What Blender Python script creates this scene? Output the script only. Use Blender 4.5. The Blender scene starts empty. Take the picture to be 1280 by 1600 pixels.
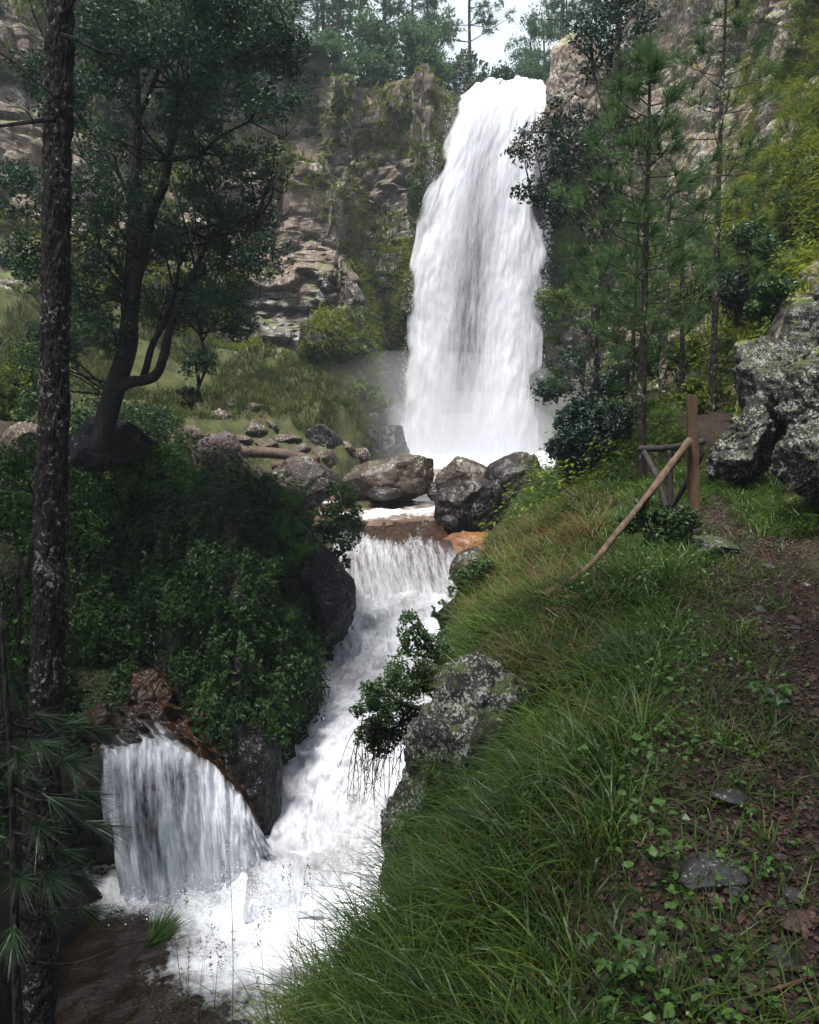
import bpy, math, random
import numpy as np
rad = math.radians
rng = np.random.default_rng(11)
random.seed(11)
scene = bpy.context.scene
C = scene.collection

# ------------------------------------------------------------------ camera
PITCH, EYE, FPX = rad(9.0), 1.6, 1330.0          # photo is 1280 x 1600
cam_d = bpy.data.cameras.new('camera')
cam = bpy.data.objects.new('camera', cam_d); C.objects.link(cam)
cam.location = (0, 0, EYE); cam.rotation_euler = (rad(90) - PITCH, 0, 0)
cam_d.sensor_fit = 'VERTICAL'; cam_d.sensor_height = 36; cam_d.lens = 36 * FPX / 1600
cam_d.clip_start = 0.05; cam_d.clip_end = 3000
scene.camera = cam
# ------------------------------------------------------------------ sky, sun, exposure
SUN_EL, SUN_AZ = rad(73), rad(-150)                # azimuth measured from +Y towards +X: high, from behind and a little left
world = bpy.data.worlds.new('World'); scene.world = world; world.use_nodes = True
wn = world.node_tree
sky = wn.nodes.new('ShaderNodeTexSky'); sky.sky_type = 'NISHITA'; sky.sun_disc = False
sky.sun_elevation = SUN_EL; sky.sun_rotation = SUN_AZ
sky.air_density = 1.0; sky.dust_density = 5.0; sky.ozone_density = 1.5; sky.altitude = 1800
bg = wn.nodes['Background']; bg.inputs['Strength'].default_value = 0.062
ov = wn.nodes.new('ShaderNodeMix'); ov.data_type = 'RGBA'; ov.inputs[0].default_value = .72       # thin bright overcast over the blue
ov.inputs[7].default_value = (12.0, 12.8, 13.6, 1)
wn.links.new(sky.outputs[0], ov.inputs[6]); wn.links.new(ov.outputs[2], bg.inputs['Color'])
sun_d = bpy.data.lights.new('sun', 'SUN'); sun_d.energy = 5.0; sun_d.angle = rad(12); sun_d.color = (1, .95, .88)
sun = bpy.data.objects.new('sun', sun_d); C.objects.link(sun)
sun.rotation_euler = (rad(90) - SUN_EL, 0, math.pi - SUN_AZ)
scene.view_settings.view_transform = 'Standard'; scene.view_settings.look = 'None'
scene.view_settings.gamma = 1; scene.view_settings.exposure = 0.82
cy = scene.cycles
cy.use_denoising = True; cy.max_bounces = 6; cy.diffuse_bounces = 3; cy.glossy_bounces = 2
cy.transmission_bounces = 3; cy.transparent_max_bounces = 12; cy.volume_bounces = 1
cy.caustics_reflective = False; cy.caustics_refractive = False; cy.sample_clamp_indirect = 6

# ------------------------------------------------------------------ helpers
ST, CT = math.sin(PITCH), math.cos(PITCH)
def P(px, py, d):
    """world point seen at photo pixel (px, py) at ground distance y = d"""
    r = (np.asarray(px, float) - 640) / FPX; u = (800 - np.asarray(py, float)) / FPX
    k = np.asarray(d, float) / (CT + u * ST)
    return np.stack(np.broadcast_arrays(r * k, d, EYE + k * (-ST + u * CT)), -1).astype(float)
def PZ(px, py, z):
    """world point seen at photo pixel (px, py) at height z (below the eye)"""
    u = (800 - py) / FPX
    k = (z - EYE) / (-ST + u * CT)
    return np.array(((px - 640) / FPX * k, k * (CT + u * ST), z))
def size(npx, d): return npx * d / FPX

def _h(ix, iy, iz, s):
    with np.errstate(over='ignore'):
        n = (ix.astype(np.int64) * 374761393 + iy.astype(np.int64) * 668265263 + iz.astype(np.int64) * 2147483647 + s * 1274126177) & 0xffffffff
        n = ((n ^ (n >> 13)) * 1274126177) & 0xffffffff
        n = ((n ^ (n >> 16)) * 2246822519) & 0xffffffff
    return ((n ^ (n >> 15)) & 0xffffff) / float(0xffffff)
def vnoise(p, s=0):
    i = np.floor(p).astype(np.int64); f = p - i; f = f * f * f * (f * (f * 6 - 15) + 10)
    x, y, z = i[..., 0], i[..., 1], i[..., 2]; r = 0
    for a in (0, 1):
        for b in (0, 1):
            for c in (0, 1):
                w = (f[..., 0] if a else 1 - f[..., 0]) * (f[..., 1] if b else 1 - f[..., 1]) * (f[..., 2] if c else 1 - f[..., 2])
                r = r + w * _h(x + a, y + b, z + c, s)
    return r * 2 - 1
def fbm(p, o=4, s=0, g=.5):
    p = np.asarray(p, float); r = 0; a = 1; t = 0
    for k in range(o):
        r = r + a * vnoise(p * 2.03 ** k + 17.3 * k, s + k); t += a; a *= g
    return r / t * 1.6
def voro(p, s=0):
    """F1, F2-F1 and a random value for the nearest cell"""
    p = np.asarray(p, float); i = np.floor(p).astype(np.int64); f1 = np.full(p.shape[:-1], 9.); f2 = f1.copy(); cr = np.zeros(p.shape[:-1])
    for a in (-1, 0, 1):
        for b in (-1, 0, 1):
            for c in (-1, 0, 1):
                x, y, z = i[..., 0] + a, i[..., 1] + b, i[..., 2] + c
                q = np.stack((x + _h(x, y, z, s + 1), y + _h(x, y, z, s + 2), z + _h(x, y, z, s + 3)), -1)
                d = np.linalg.norm(p - q, axis=-1); m = d < f1
                f2 = np.where(m, f1, np.minimum(f2, d)); cr = np.where(m, _h(x, y, z, s + 4), cr); f1 = np.where(m, d, f1)
    return f1, f2 - f1, cr
def smooth(a, b, x):
    t = np.clip((x - a) / (b - a), 0, 1); return t * t * (3 - 2 * t)
def unit(v): return v / np.maximum(np.linalg.norm(v, axis=-1, keepdims=True), 1e-9)

def mesh_data(name, V, F, sm=False, attrs=None, uv=None):
    """F: (n,k) index array or list of such arrays"""
    V = np.ascontiguousarray(V, np.float32).reshape(-1, 3)
    Fs = F if isinstance(F, list) else [F]; Fs = [np.asarray(f, np.int32) for f in Fs if len(f)]
    me = bpy.data.meshes.new(name)
    me.vertices.add(len(V)); me.vertices.foreach_set('co', V.ravel())
    idx = np.concatenate([f.ravel() for f in Fs]); cnt = np.concatenate([np.full(len(f), f.shape[1], np.int32) for f in Fs])
    me.loops.add(len(idx)); me.loops.foreach_set('vertex_index', idx)
    me.polygons.add(len(cnt)); me.polygons.foreach_set('loop_start', np.concatenate(([0], np.cumsum(cnt)[:-1])).astype(np.int32))
    me.polygons.foreach_set('use_smooth', np.full(len(cnt), sm, bool))
    if uv is not None:
        l = me.uv_layers.new(name='UVMap'); l.data.foreach_set('uv', np.asarray(uv, np.float32)[idx].ravel())
    for k, a in (attrs or {}).items():
        at = me.attributes.new(k, 'FLOAT', 'POINT'); at.data.foreach_set('value', np.ascontiguousarray(a, np.float32).ravel())
    me.update(calc_edges=True); me.validate()
    return me
def obj(name, me, mat=None, parent=None, loc=None):
    o = bpy.data.objects.new(name, me); C.objects.link(o)
    if mat is not None and not me.materials: me.materials.append(mat)
    if parent is not None: o.parent = parent
    if loc is not None: o.location = loc
    return o
def mk(name, V, F, mat, parent=None, sm=False, attrs=None, uv=None): return obj(name, mesh_data(name, V, F, sm, attrs, uv), mat, parent)
def tag(o, label, cat=None, group=None, kind=None):
    if label: o['label'] = label
    if cat: o['category'] = cat
    if group: o['group'] = group
    if kind: o['kind'] = kind
    return o
def empty(name, loc, label, cat, group=None):
    o = bpy.data.objects.new(name, None); C.objects.link(o); o.location = tuple(loc); o.empty_display_size = .1
    return tag(o, label, cat, group)
def copy_thing(src, loc, rz, sc, label, group=None):
    r = src.copy(); C.objects.link(r); r.location = tuple(loc); r.rotation_euler = (0, 0, rz)
    r.scale = sc if hasattr(sc, '__len__') else (sc, sc, sc); r['label'] = label
    if group: r['group'] = group
    for ch in kids.get(src.name, []):
        c = ch.copy(); C.objects.link(c); c.parent = r
    return r
kids = {}
def part(name, root, V, F, mat, sm=False, attrs=None, stuff=False, under=None):
    """child mesh; V in world axes relative to the root's base"""
    o = mk(name, V, F, mat, under or root, sm, attrs); kids.setdefault(root.name, []).append(o)
    if stuff: o['kind'] = 'stuff'
    return o
def gridF(nu, nv):
    a = (np.arange(nu - 1)[:, None] * nv + np.arange(nv - 1)[None]).ravel()
    return np.stack((a, a + nv, a + nv + 1, a + 1), -1)
def ginterp(pts, n):
    """smooth resample of a polyline"""
    p = np.asarray(pts, float); d = np.concatenate(([0], np.cumsum(np.linalg.norm(np.diff(p, axis=0), axis=1)))); m = len(p)
    t = np.linspace(0, d[-1], n); tan = np.gradient(p, d, axis=0)
    k = np.clip(np.searchsorted(d, t, side='right') - 1, 0, m - 2); h = (d[k + 1] - d[k])[:, None]; s = ((t - d[k])[:, None]) / h
    return (2*s**3-3*s**2+1)*p[k] + (s**3-2*s**2+s)*h*tan[k] + (-2*s**3+3*s**2)*p[k+1] + (s**3-s**2)*h*tan[k+1]
class Acc:
    def __init__(s): s.V = []; s.F = {}; s.n = 0; s.R = []
    def add(s, V, F, r=None):
        V = np.asarray(V, float).reshape(-1, 3); F = np.asarray(F); s.F.setdefault(F.shape[1], []).append(F + s.n); s.V.append(V); s.n += len(V)
        s.R.append(np.full(len(V), .5) if r is None else np.broadcast_to(r, (len(V),)))
    def get(s): return np.concatenate(s.V), [np.concatenate(f) for f in s.F.values()], np.concatenate(s.R)
def tube(pts, rads, k=7, wob=0, seed=0, cap=True):
    p = np.asarray(pts, float); n = len(p); r = np.broadcast_to(np.asarray(rads, float), (n,))
    t = unit(np.gradient(p, axis=0)); ref = np.array((1., 0, 0)) if abs(t[0][0]) < .8 else np.array((0, 1., 0))
    a = unit(np.cross(t, ref)); b = np.cross(t, a)
    th = np.linspace(0, 2 * np.pi, k, endpoint=False)
    ring = a[:, None] * np.cos(th)[None, :, None] + b[:, None] * np.sin(th)[None, :, None]
    rr = r[:, None] * np.ones((1, k))
    if wob: rr = rr * (1 + wob * fbm(np.stack((np.cos(th)[None] * 2 + seed + 0 * rr, np.sin(th)[None] * 2 + 0 * rr, np.arange(n)[:, None] * .35 + 0 * rr), -1), 3))
    V = (p[:, None] + ring * rr[..., None]).reshape(-1, 3)
    i = np.arange(n - 1)[:, None] * k; j = np.arange(k)[None]; j2 = (j + 1) % k
    F = np.stack((i + j, i + j2, i + k + j2, i + k + j), -1).reshape(-1, 4)
    if cap:
        V = np.concatenate((V, p[:1], p[-1:])); m = n * k; jj = np.arange(k); q = np.stack((jj, np.full(k, m), (jj + 1) % k, (jj + 1) % k), -1)
        # end fans as quads split in two halves would degenerate, so close with triangles
        f1 = np.stack((np.full(k, m), (jj + 1) % k, jj), -1); f2 = np.stack((np.full(k, m + 1), (n - 1) * k + jj, (n - 1) * k + (jj + 1) % k), -1)
        return V, F, np.concatenate((f1, f2))
    return V, F, np.zeros((0, 3), int)
def add_tube(A, *a, r=None, **k):
    V, F, T = tube(*a, **k); n = A.n; A.add(V, F, r)
    if len(T): A.F.setdefault(3, []).append(T + n)
def rand_dir(n):
    v = rng.normal(size=(n, 3)); return unit(v)
def leaves(cen, siz, nrm=None, spread=1.0, aspect=.5, oval=False):
    """one folded diamond quad per leaf"""
    n = len(cen); siz = np.broadcast_to(siz, (n,))[:, None]
    N = rand_dir(n) if nrm is None else unit(nrm + spread * rand_dir(n) * rng.uniform(.3, 1, (n, 1)))
    A = unit(np.cross(N, rand_dir(n))); B = np.cross(N, A)
    h = A * siz * .5; w = B * siz * .5 * aspect
    if oval:
        j = rng.uniform(.55, 1.1, (4, n, 1)); V = np.stack((cen - h, cen - h * .35 + w * j[0] + N * siz * .05, cen + h * .4 + w * .8 * j[1] + N * siz * .03, cen + h - N * siz * .1, cen + h * .4 - w * .8 * j[2] + N * siz * .03, cen - h * .35 - w * j[3] + N * siz * .05), 1).reshape(-1, 3)
        return V, np.arange(n)[:, None] * 6 + np.arange(6)[None]
    V = np.stack((cen - h, cen + w + N * siz * .06, cen + h - N * siz * .1, cen - w + N * siz * .06), 1).reshape(-1, 3)
    F = (np.arange(n)[:, None] * 4 + np.arange(4)[None])
    return V, F
def needles(cen, dirs, L, n, wid, spread=.9, droop=.0):
    """n thin blades per tuft fanned about dirs"""
    m = len(cen); c = np.repeat(cen, n, 0); d = np.repeat(dirs, n, 0); k = m * n
    a = unit(d + spread * rand_dir(k) * rng.uniform(.2, 1, (k, 1)) ** .6); a[:, 2] -= droop * rng.uniform(0, 1, k); a = unit(a)
    ln = np.repeat(np.broadcast_to(L, (m,)), n)[:, None] * rng.uniform(.65, 1.1, (k, 1))
    s = unit(np.cross(a, rand_dir(k))) * wid * .5
    b0 = c + d * ln * rng.uniform(-.35, .1, (k, 1))
    V = np.stack((b0 - s, b0 + s, b0 + a * ln), 1).reshape(-1, 3)
    return V, (np.arange(k)[:, None] * 3 + np.arange(3)[None])
def blades(root, up, lean, L, W, seg=3, bend=1.0):
    """curved tapering grass blades. up, lean: unit vectors (n,3)"""
    n = len(root); L = np.broadcast_to(L, (n,))[:, None]; W = np.broadcast_to(W, (n,))[:, None]; bend = np.broadcast_to(bend, (n,))[:, None]
    side = unit(np.cross(up, lean) + .5 * rand_dir(n)); rows = []
    for i in range(seg + 1):
        t = i / seg
        ang = bend * t
        p = root + up * L * np.where(bend > .01, np.sin(ang) / np.maximum(bend, .01), t) + lean * L * np.where(bend > .01, (1 - np.cos(ang)) / np.maximum(bend, .01), 0)
        w = W * .5 * (1 - t ** 1.6 * .93)
        rows += [p - side * w, p + side * w]
    V = np.stack(rows, 1).reshape(-1, 3); k = 2 * (seg + 1)
    base = np.arange(n)[:, None, None] * k + np.arange(seg)[None, :, None] * 2
    F = (base + np.array([0, 1, 3, 2])[None, None]).reshape(-1, 4)
    return V, F
def scatter(V, F, n, weight=None):
    """random points on quads: positions, normals"""
    a, b, c, d = V[F[:, 0]], V[F[:, 1]], V[F[:, 2]], V[F[:, 3]]
    N = np.cross(c - a, d - b); ar = np.linalg.norm(N, axis=1)
    w = ar if weight is None else ar * weight(np.stack(((a + b + c + d) / 4), 0), unit(N))
    cum = np.cumsum(w); k = np.searchsorted(cum, rng.uniform(0, cum[-1], n)); k = np.minimum(k, len(F) - 1)
    u, v = rng.uniform(0, 1, (2, n, 1))
    return (a[k] * (1 - u) + b[k] * u) * (1 - v) + (d[k] * (1 - u) + c[k] * u) * v, unit(N[k])
def rep(r, k): return np.repeat(r, k)

# ------------------------------------------------------------------ materials
def nd(nt, t, ins=None, **pr):
    n = nt.nodes.new('ShaderNode' + t)
    for k, v in pr.items(): setattr(n, k, v)
    for k, v in (ins or {}).items():
        if isinstance(v, bpy.types.NodeSocket): nt.links.new(v, n.inputs[k])
        else: n.inputs[k].default_value = v
    return n
def c4(c): return (*c, 1) if len(c) == 3 else c
class Mat:
    def __init__(s, name):
        s.m = bpy.data.materials.new(name); s.m.use_nodes = True; s.nt = s.m.node_tree; s.nt.nodes.clear()
        s.out = s.nt.nodes.new('ShaderNodeOutputMaterial'); s.pos = s.n('NewGeometry').outputs['Position']
    def n(s, t, ins=None, **pr): return nd(s.nt, t, ins, **pr)
    def noise(s, scale, det=4, rough=.55, vec=None, stretch=None, out='Fac'):
        v = vec or s.pos
        if stretch: v = s.n('Mapping', {'Vector': v, 'Scale': stretch}).outputs[0]
        return s.n('TexNoise', {'Vector': v, 'Scale': scale, 'Detail': det, 'Roughness': rough}).outputs[out]
    def voro(s, scale, vec=None, out='Distance', feature='F1'):
        return s.n('TexVoronoi', {'Vector': vec or s.pos, 'Scale': scale}, feature=feature).outputs[out]
    def ramp(s, fac, stops):
        r = s.n('ValToRGB', {'Fac': fac}); e = r.color_ramp.elements
        while len(e) < len(stops): e.new(.5)
        for i, (p, c) in enumerate(stops): e[i].position = p; e[i].color = c4(c) if hasattr(c, '__len__') else (c, c, c, 1)
        return r.outputs[0]
    def mix(s, f, a, b):
        n = s.n('Mix', {}, data_type='RGBA'); 
        for k, v in ((0, f), (6, a), (7, b)):
            if isinstance(v, bpy.types.NodeSocket): s.nt.links.new(v, n.inputs[k])
            else: n.inputs[k].default_value = c4(v) if hasattr(v, '__len__') else v
        return n.outputs[2]
    def math(s, op, a, b=0., clamp=False): return s.n('Math', {0: a, 1: b}, operation=op, use_clamp=clamp).outputs[0]
    def attr(s, name): return s.n('Attribute', attribute_name=name).outputs['Fac']
    def nz(s): return s.n('SeparateXYZ', {0: s.n('NewGeometry').outputs['Normal']}).outputs['Z']
    def bump(s, h, st=.5, dist=.05, nrm=None):
        i = {'Height': h, 'Strength': st, 'Distance': dist}
        if nrm: i['Normal'] = nrm
        return s.n('Bump', i).outputs[0]
    def bsdf(s, col, rough=.7, nrm=None, spec=.5, **kw):
        i = {'Base Color': col if isinstance(col, bpy.types.NodeSocket) else c4(col), 'Roughness': rough, 'Specular IOR Level': spec, **kw}
        if nrm: i['Normal'] = nrm
        return s.n('BsdfPrincipled', i).outputs[0]
    def mixs(s, f, a, b): return s.n('MixShader', {0: f, 1: a, 2: b}).outputs[0]
    def done(s, sh): s.nt.links.new(sh, s.out.inputs['Surface']); return s.m

def rock_mat(name, cols, lichen=0., lcol=(.42, .44, .38), moss=0., mcol=(.06, .085, .018), scale=1., rough=.75, spec=.35, wetdark=0.):
    m = Mat(name)
    n1 = m.noise(.5 * scale, 6, .6); n2 = m.noise(3.5 * scale, 8, .65); n3 = m.noise(16 * scale, 6, .7)
    st = m.noise(1.2 * scale, 6, .6, stretch=(.6, .6, 5))
    f = m.math('ADD', m.math('MULTIPLY', n1, .45), m.math('ADD', m.math('MULTIPLY', n2, .3), m.math('MULTIPLY', st, .3)))
    k = len(cols); col = m.ramp(f, [(.33 + .4 * i / (k - 1), c) for i, c in enumerate(cols)])
    col = m.mix(m.ramp(n3, [(.35, 0), (.65, .55)]), col, tuple(x * .45 for x in cols[0]))
    if lichen:
        v = m.noise(9 * scale, 8, .75); v2 = m.noise(1.3 * scale, 3)
        lf = m.ramp(m.math('ADD', m.math('MULTIPLY', v, .75), m.math('MULTIPLY', v2, .3)), [(.6 - .14 * lichen, 0), (.63 - .12 * lichen, 1)])
        lc = m.mix(m.noise(30 * scale, 3), tuple(x * .45 for x in lcol), tuple(min(.8, x * 1.35) for x in lcol))
        col = m.mix(lf, col, lc)
    if moss:
        mf = m.math('ADD', m.math('MULTIPLY', m.nz(), .55), m.math('MULTIPLY', m.math('SUBTRACT', m.noise(1.1 * scale, 6, .65), .5), 2.0))
        mf = m.ramp(mf, [(.62 - .5 * moss, 0), (.78 - .5 * moss, 1)])
        mc = m.mix(m.noise(5 * scale, 5), tuple(x * .5 for x in mcol), tuple(x * 1.5 for x in mcol))
        col = m.mix(mf, col, mc)
    h = m.math('ADD', m.math('MULTIPLY', n2, .7), m.math('MULTIPLY', n3, .3))
    return m.done(m.bsdf(col, rough, m.bump(h, .7, .08 / scale), spec))
def leaf_mat(name, dark, light, alt=None, trans=.3, rough=.45, spec=.4, patch=.6):
    m = Mat(name); r = m.attr('rnd'); pn = m.noise(patch, 3)
    f = m.math('ADD', m.math('MULTIPLY', r, .65), m.math('MULTIPLY', m.math('SUBTRACT', pn, .5), 1.2), True)
    st = [(.0, dark), (.6, light)]
    if alt: st.append((1., alt))
    col = m.ramp(f, st)
    s = m.bsdf(col, rough, spec=spec); t = m.n('BsdfTranslucent', {'Color': m.mix(.5, col, light)}).outputs[0]
    return m.done(m.mixs(trans, s, t))
M = {}
M['cliff'] = rock_mat('cliff_rock', [(.035, .027, .023), (.12, .09, .075), (.22, .165, .135), (.36, .29, .245)], .2, (.34, .33, .29), .45, (.075, .1, .028), .8)
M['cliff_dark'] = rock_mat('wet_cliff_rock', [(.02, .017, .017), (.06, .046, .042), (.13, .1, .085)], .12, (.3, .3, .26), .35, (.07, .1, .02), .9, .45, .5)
M['wall'] = rock_mat('right_wall_rock', [(.04, .03, .024), (.14, .1, .075), (.28, .2, .15), (.4, .32, .26)], .35, (.42, .42, .37), .62, (.11, .125, .025), 1.0)
M['boulder'] = rock_mat('boulder_rock', [(.014, .009, .008), (.038, .024, .019), (.075, .046, .034), (.11, .072, .054)], .08, (.38, .38, .34), .1, (.06, .07, .02), 2.2, .5, .5)
M['boulder_dark'] = rock_mat('wet_boulder_rock', [(.007, .006, .006), (.019, .014, .013), (.042, .031, .027)], .08, (.28, .29, .27), .0, scale=2.4, rough=.45, spec=.3)
M['boulder_pink'] = rock_mat('pink_boulder_rock', [(.09, .06, .06), (.2, .13, .13), (.27, .19, .18)], .1, (.4, .38, .36), 0, scale=2.5, rough=.65)
M['talus'] = rock_mat('talus_rock', [(.025, .017, .014), (.065, .042, .034), (.11, .072, .057)], .2, (.36, .35, .3), .2, (.06, .075, .02), 2.5)
M['lichen_rock'] = rock_mat('lichen_rock', [(.007, .0065, .006), (.02, .018, .016), (.042, .037, .033)], .36, (.24, .25, .22), .3, (.035, .05, .012), 5., .85)
M['black_rock'] = rock_mat('black_wet_rock', [(.005, .005, .006), (.013, .012, .014), (.03, .029, .032)], .05, (.2, .21, .22), .0, scale=3., rough=.55, spec=.15)
M['orange_rock'] = rock_mat('orange_stained_rock', [(.03, .014, .008), (.11, .045, .018), (.25, .115, .04), (.36, .2, .09)], 0, scale=3., rough=.3, spec=.55)
M['brown_rock'] = rock_mat('brown_wet_rock', [(.007, .004, .003), (.02, .010, .006), (.055, .026, .011), (.13, .065, .027)], 0, scale=3., rough=.4, spec=.3)
M['slate'] = rock_mat('slate_stone', [(.02, .02, .024), (.045, .043, .05), (.07, .06, .065)], .05, (.3, .3, .27), 0, scale=6., rough=.5)
M['red_stone'] = rock_mat('reddish_stone', [(.03, .013, .012), (.06, .028, .025), (.085, .045, .04)], .05, (.3, .28, .25), 0, scale=8., rough=.55)
# ------------------------------------------------------------------ land
# plan tables for the valley (metres, camera at the origin looking along +Y)
YT = [-3, 2, 3.2, 4.2, 4.8, 5.4, 6.3, 9, 12, 14, 16, 18, 20, 24, 30, 38, 46]
XE = [-1., -.75, -.5, -.15, .2, .36, .46, .6, 1.35, 1.9, 2.3, 2.7, 3.2, 4.6, 6.0, 6.8, 7.2]
ZE = [-1.1, -1.15, -1.22, -1.35, -.8, -.5, -.55, -.74, -.68, -.62, -.65, -.75, -.8, -.8, -.7, -1., -1.2]
XS = [-1.7, -1.3, -1.05, -.65, -.2, 0., .1, .2, .35, .6, .95, 1.25, 1.9, 3.1, 4.8, 6.2, 6.8]
XP = [-1.2, .56, 1.0, 1.38, 1.6, 1.8, 2.15, 3.05, 3.95, 4.45, 4.8, 5.1, 5.4, 6.0, 6.9, 7.4, 7.8]
ZP = [0, 0, 0, 0, 0, 0, .03, .2, .58, .95, 1.15, 1.25, 1.2, 1.0, .5, -.3, -.8]
YF = [-3, 10.6, 11.6, 12.6, 14, 15.6, 16.6, 17.3, 17.7, 26, 31, 46]
ZF = [-5.8, -5.8, -5.5, -5.1, -4.45, -3.9, -3.7, -3.6, -2.3, -2.2, -2.6, -2.6]
MOUND = np.array([(-5.9, 13.4), (-4.9, 13.5), (-3.7, 12.6), (-2.5, 11.5), (-2.05, 11.9), (-1.65, 13.4), (-1.2, 14.9), (-1.3, 16.2), (-1.6, 17.2), (-1.75, 20), (-1.9, 24), (-1.4, 30), (-.6, 36), (-.4, 46), (-20, 46), (-20, 14)])
LBANK = np.array([(-3.2, 3), (-3.6, 6), (-3.75, 8), (-3.95, 10), (-4.55, 10.9), (-4.85, 12), (-5.1, 13.6), (-6, 15), (-20, 15), (-20, -3), (-2.6, -3)])
def sdist(poly, x, y):
    """distance inside a polygon (positive inside)"""
    d = np.full(x.shape, 1e9); ins = np.zeros(x.shape, bool)
    for (x0, y0), (x1, y1) in zip(poly, np.roll(poly, -1, 0)):
        ex, ey = x1 - x0, y1 - y0; t = np.clip(((x - x0) * ex + (y - y0) * ey) / (ex * ex + ey * ey), 0, 1)
        d = np.minimum(d, np.hypot(x - x0 - t * ex, y - y0 - t * ey))
        c = ((y0 > y) != (y1 > y)) & (x < (x1 - x0) * (y - y0) / ((y1 - y0) if y1 != y0 else 1e-9) + x0); ins ^= c
    return np.where(ins, d, -d)
CLIFF_L = np.array([(-30, 14), (-22, 24), (-15, 31), (-10, 34.6), (-5.5, 35.8), (-2.9, 36.0), (-1.9, 36.8), (-1.6, 40), (-1.5, 43.5)])
def height(x, y):
    x = np.asarray(x, float); y = np.asarray(y, float)
    T = lambda t: np.interp(y, YT, t)
    zf = np.interp(y, YF, ZF); xs, xe, xp, ze, zp = T(XS), T(XE), T(XP), T(ZE), T(ZP)
    # right bank: foot xs -> lip xe -> path edge xp -> path -> slope
    a = smooth(0, 1, np.clip((x - xs) / (xe - xs), 0, 1)); z = zf + (ze - zf) * a
    t = np.clip((x - xe) / (xp - xe), 0, 1); z = z + (zp - ze) * (t * .75 + .25 * smooth(0, 1, t)) + .10 * np.sin(np.pi * t)
    z = z + np.maximum(0, x - xp - .95) * .45 + np.maximum(0, x - xp - 1.9) * .8
    gully = np.interp(y, [9, 10.75, 11.15, 12.6, 13.4, 16], [-5.8, -5.7, -3.85, -3.75, -3.1, -2.6]); gx = smooth(-2.3, -3.1, x) * (y < 17)
    z = np.maximum(z, zf + (gully - zf) * gx)
    # left mound with the talus slope behind it
    dm = sdist(MOUND, x, y)
    talus = -.9 - .2 * np.minimum(x + 2, 0) + 0 * y
    dc = -sdist(np.concatenate((CLIFF_L, [(-2, 60), (-60, 60), (-60, 14)])), x, y)
    talus = talus + np.clip(5.5 - dc, 0, 8) * .47 * smooth(24, 31, y)
    crest = -.12 - .25 * smooth(-4.2, -1.4, x) + .72 * smooth(-4.3, -6.2, x)
    zt = crest + (talus - crest) * smooth(16.5, 21, y)
    zm = -5.8 + (zt + 5.8) * np.clip(1 - np.exp(-np.maximum(dm, 0) / .42), 0, 1)
    z = np.where(dm > 0, np.maximum(z, zm), z)
    dl = sdist(LBANK, x, y); zl = -5.8 + (np.interp(y, [-3, 6, 10, 15], [-2.4, -1.9, -.7, .5]) + 5.8) * np.clip(1 - np.exp(-np.maximum(dl, 0) / .8), 0, 1) + np.maximum(dl - 1, 0) * .25
    z = np.where(dl > 0, np.maximum(z, zl), z)
    p = np.stack((x, y, z * .0), -1)
    onpath = smooth(-.15, .15, x - xp) * smooth(1.1, .8, x - xp) * (y < 16)
    scree = smooth(17, 21, y) * (x < 0)
    return z + (.16 + .2 * scree) * fbm(p * .9, 4, 3) * (1 - .75 * onpath) + (.03 + .1 * scree) * fbm(p * 5 / (1 + .8 * scree[..., None]), 3, 9)
yy = np.concatenate((np.arange(-2.5, 12, .075), np.arange(12, 24, .1), np.arange(24, 46, .2)))
xx = np.concatenate((np.arange(-18, -7, .25), np.arange(-7, 5.5, .07), np.arange(5.5, 13, .2)))
GX, GY = np.meshgrid(xx, yy, indexing='ij'); GZ = height(GX, GY)
gv = np.stack((GX, GY, GZ), -1)
dzx = np.gradient(GZ, axis=0) / np.gradient(GX, axis=0); dzy = np.gradient(GZ, axis=1) / np.gradient(GY, axis=1)
steep = smooth(.9, 2.2, np.hypot(dzx, dzy)); nrm = unit(np.stack((-dzx, -dzy, np.ones_like(dzx)), -1))
f1, fe, cr = voro(gv * np.array((1.3, 1.3, 2.2)), 5)
steep = steep * (1 - .9 * (GY > 21)) * (1 - .85 * (GX > np.interp(GY, YT, XE) - .05) * (GY < 17))
gv = gv + nrm * (steep * (.22 * fbm(gv * 1.7, 4, 21) + .16 * (cr - .5) - .12 * smooth(.12, 0, fe)))[..., None]
gpath = (smooth(-.2, .2, GX - np.interp(GY, YT, XP)) * smooth(1.15, .75, GX - np.interp(GY, YT, XP)) * (GY < 15))
ggrass = smooth(19, 24, GY) * (GX < 0) + (GX > np.interp(GY, YT, XE) + .1) * .45 * (1 - gpath)
m = Mat('valley_ground')
soil = m.ramp(m.noise(2.5, 8, .65), [(.3, (.012, .009, .007)), (.55, (.03, .022, .016)), (.75, (.055, .035, .028))])
turf = m.ramp(m.noise(2.2, 8, .7), [(.3, (.016, .015, .009)), (.45, (.035, .045, .012)), (.58, (.06, .06, .02)), (.7, (.07, .05, .03))])
duff = m.ramp(m.noise(9, 6, .7), [(.3, (.007, .004, .004)), (.55, (.02, .012, .010)), (.75, (.038, .022, .019))])
rk = m.ramp(m.noise(3., 8, .65), [(.3, (.006, .005, .005)), (.55, (.018, .015, .013)), (.75, (.045, .038, .032))])
col = m.mix(m.attr('grass'), soil, turf); col = m.mix(m.attr('steep'), col, rk); col = m.mix(m.attr('path'), col, duff)
hb = m.math('ADD', m.noise(8, 6, .7), m.math('MULTIPLY', m.noise(40, 4), .4))
M['ground'] = m.done(m.bsdf(col, .85, m.bump(hb, .8, .05), .25))
gV = gv.reshape(-1, 3); gF = gridF(len(xx), len(yy))
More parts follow.
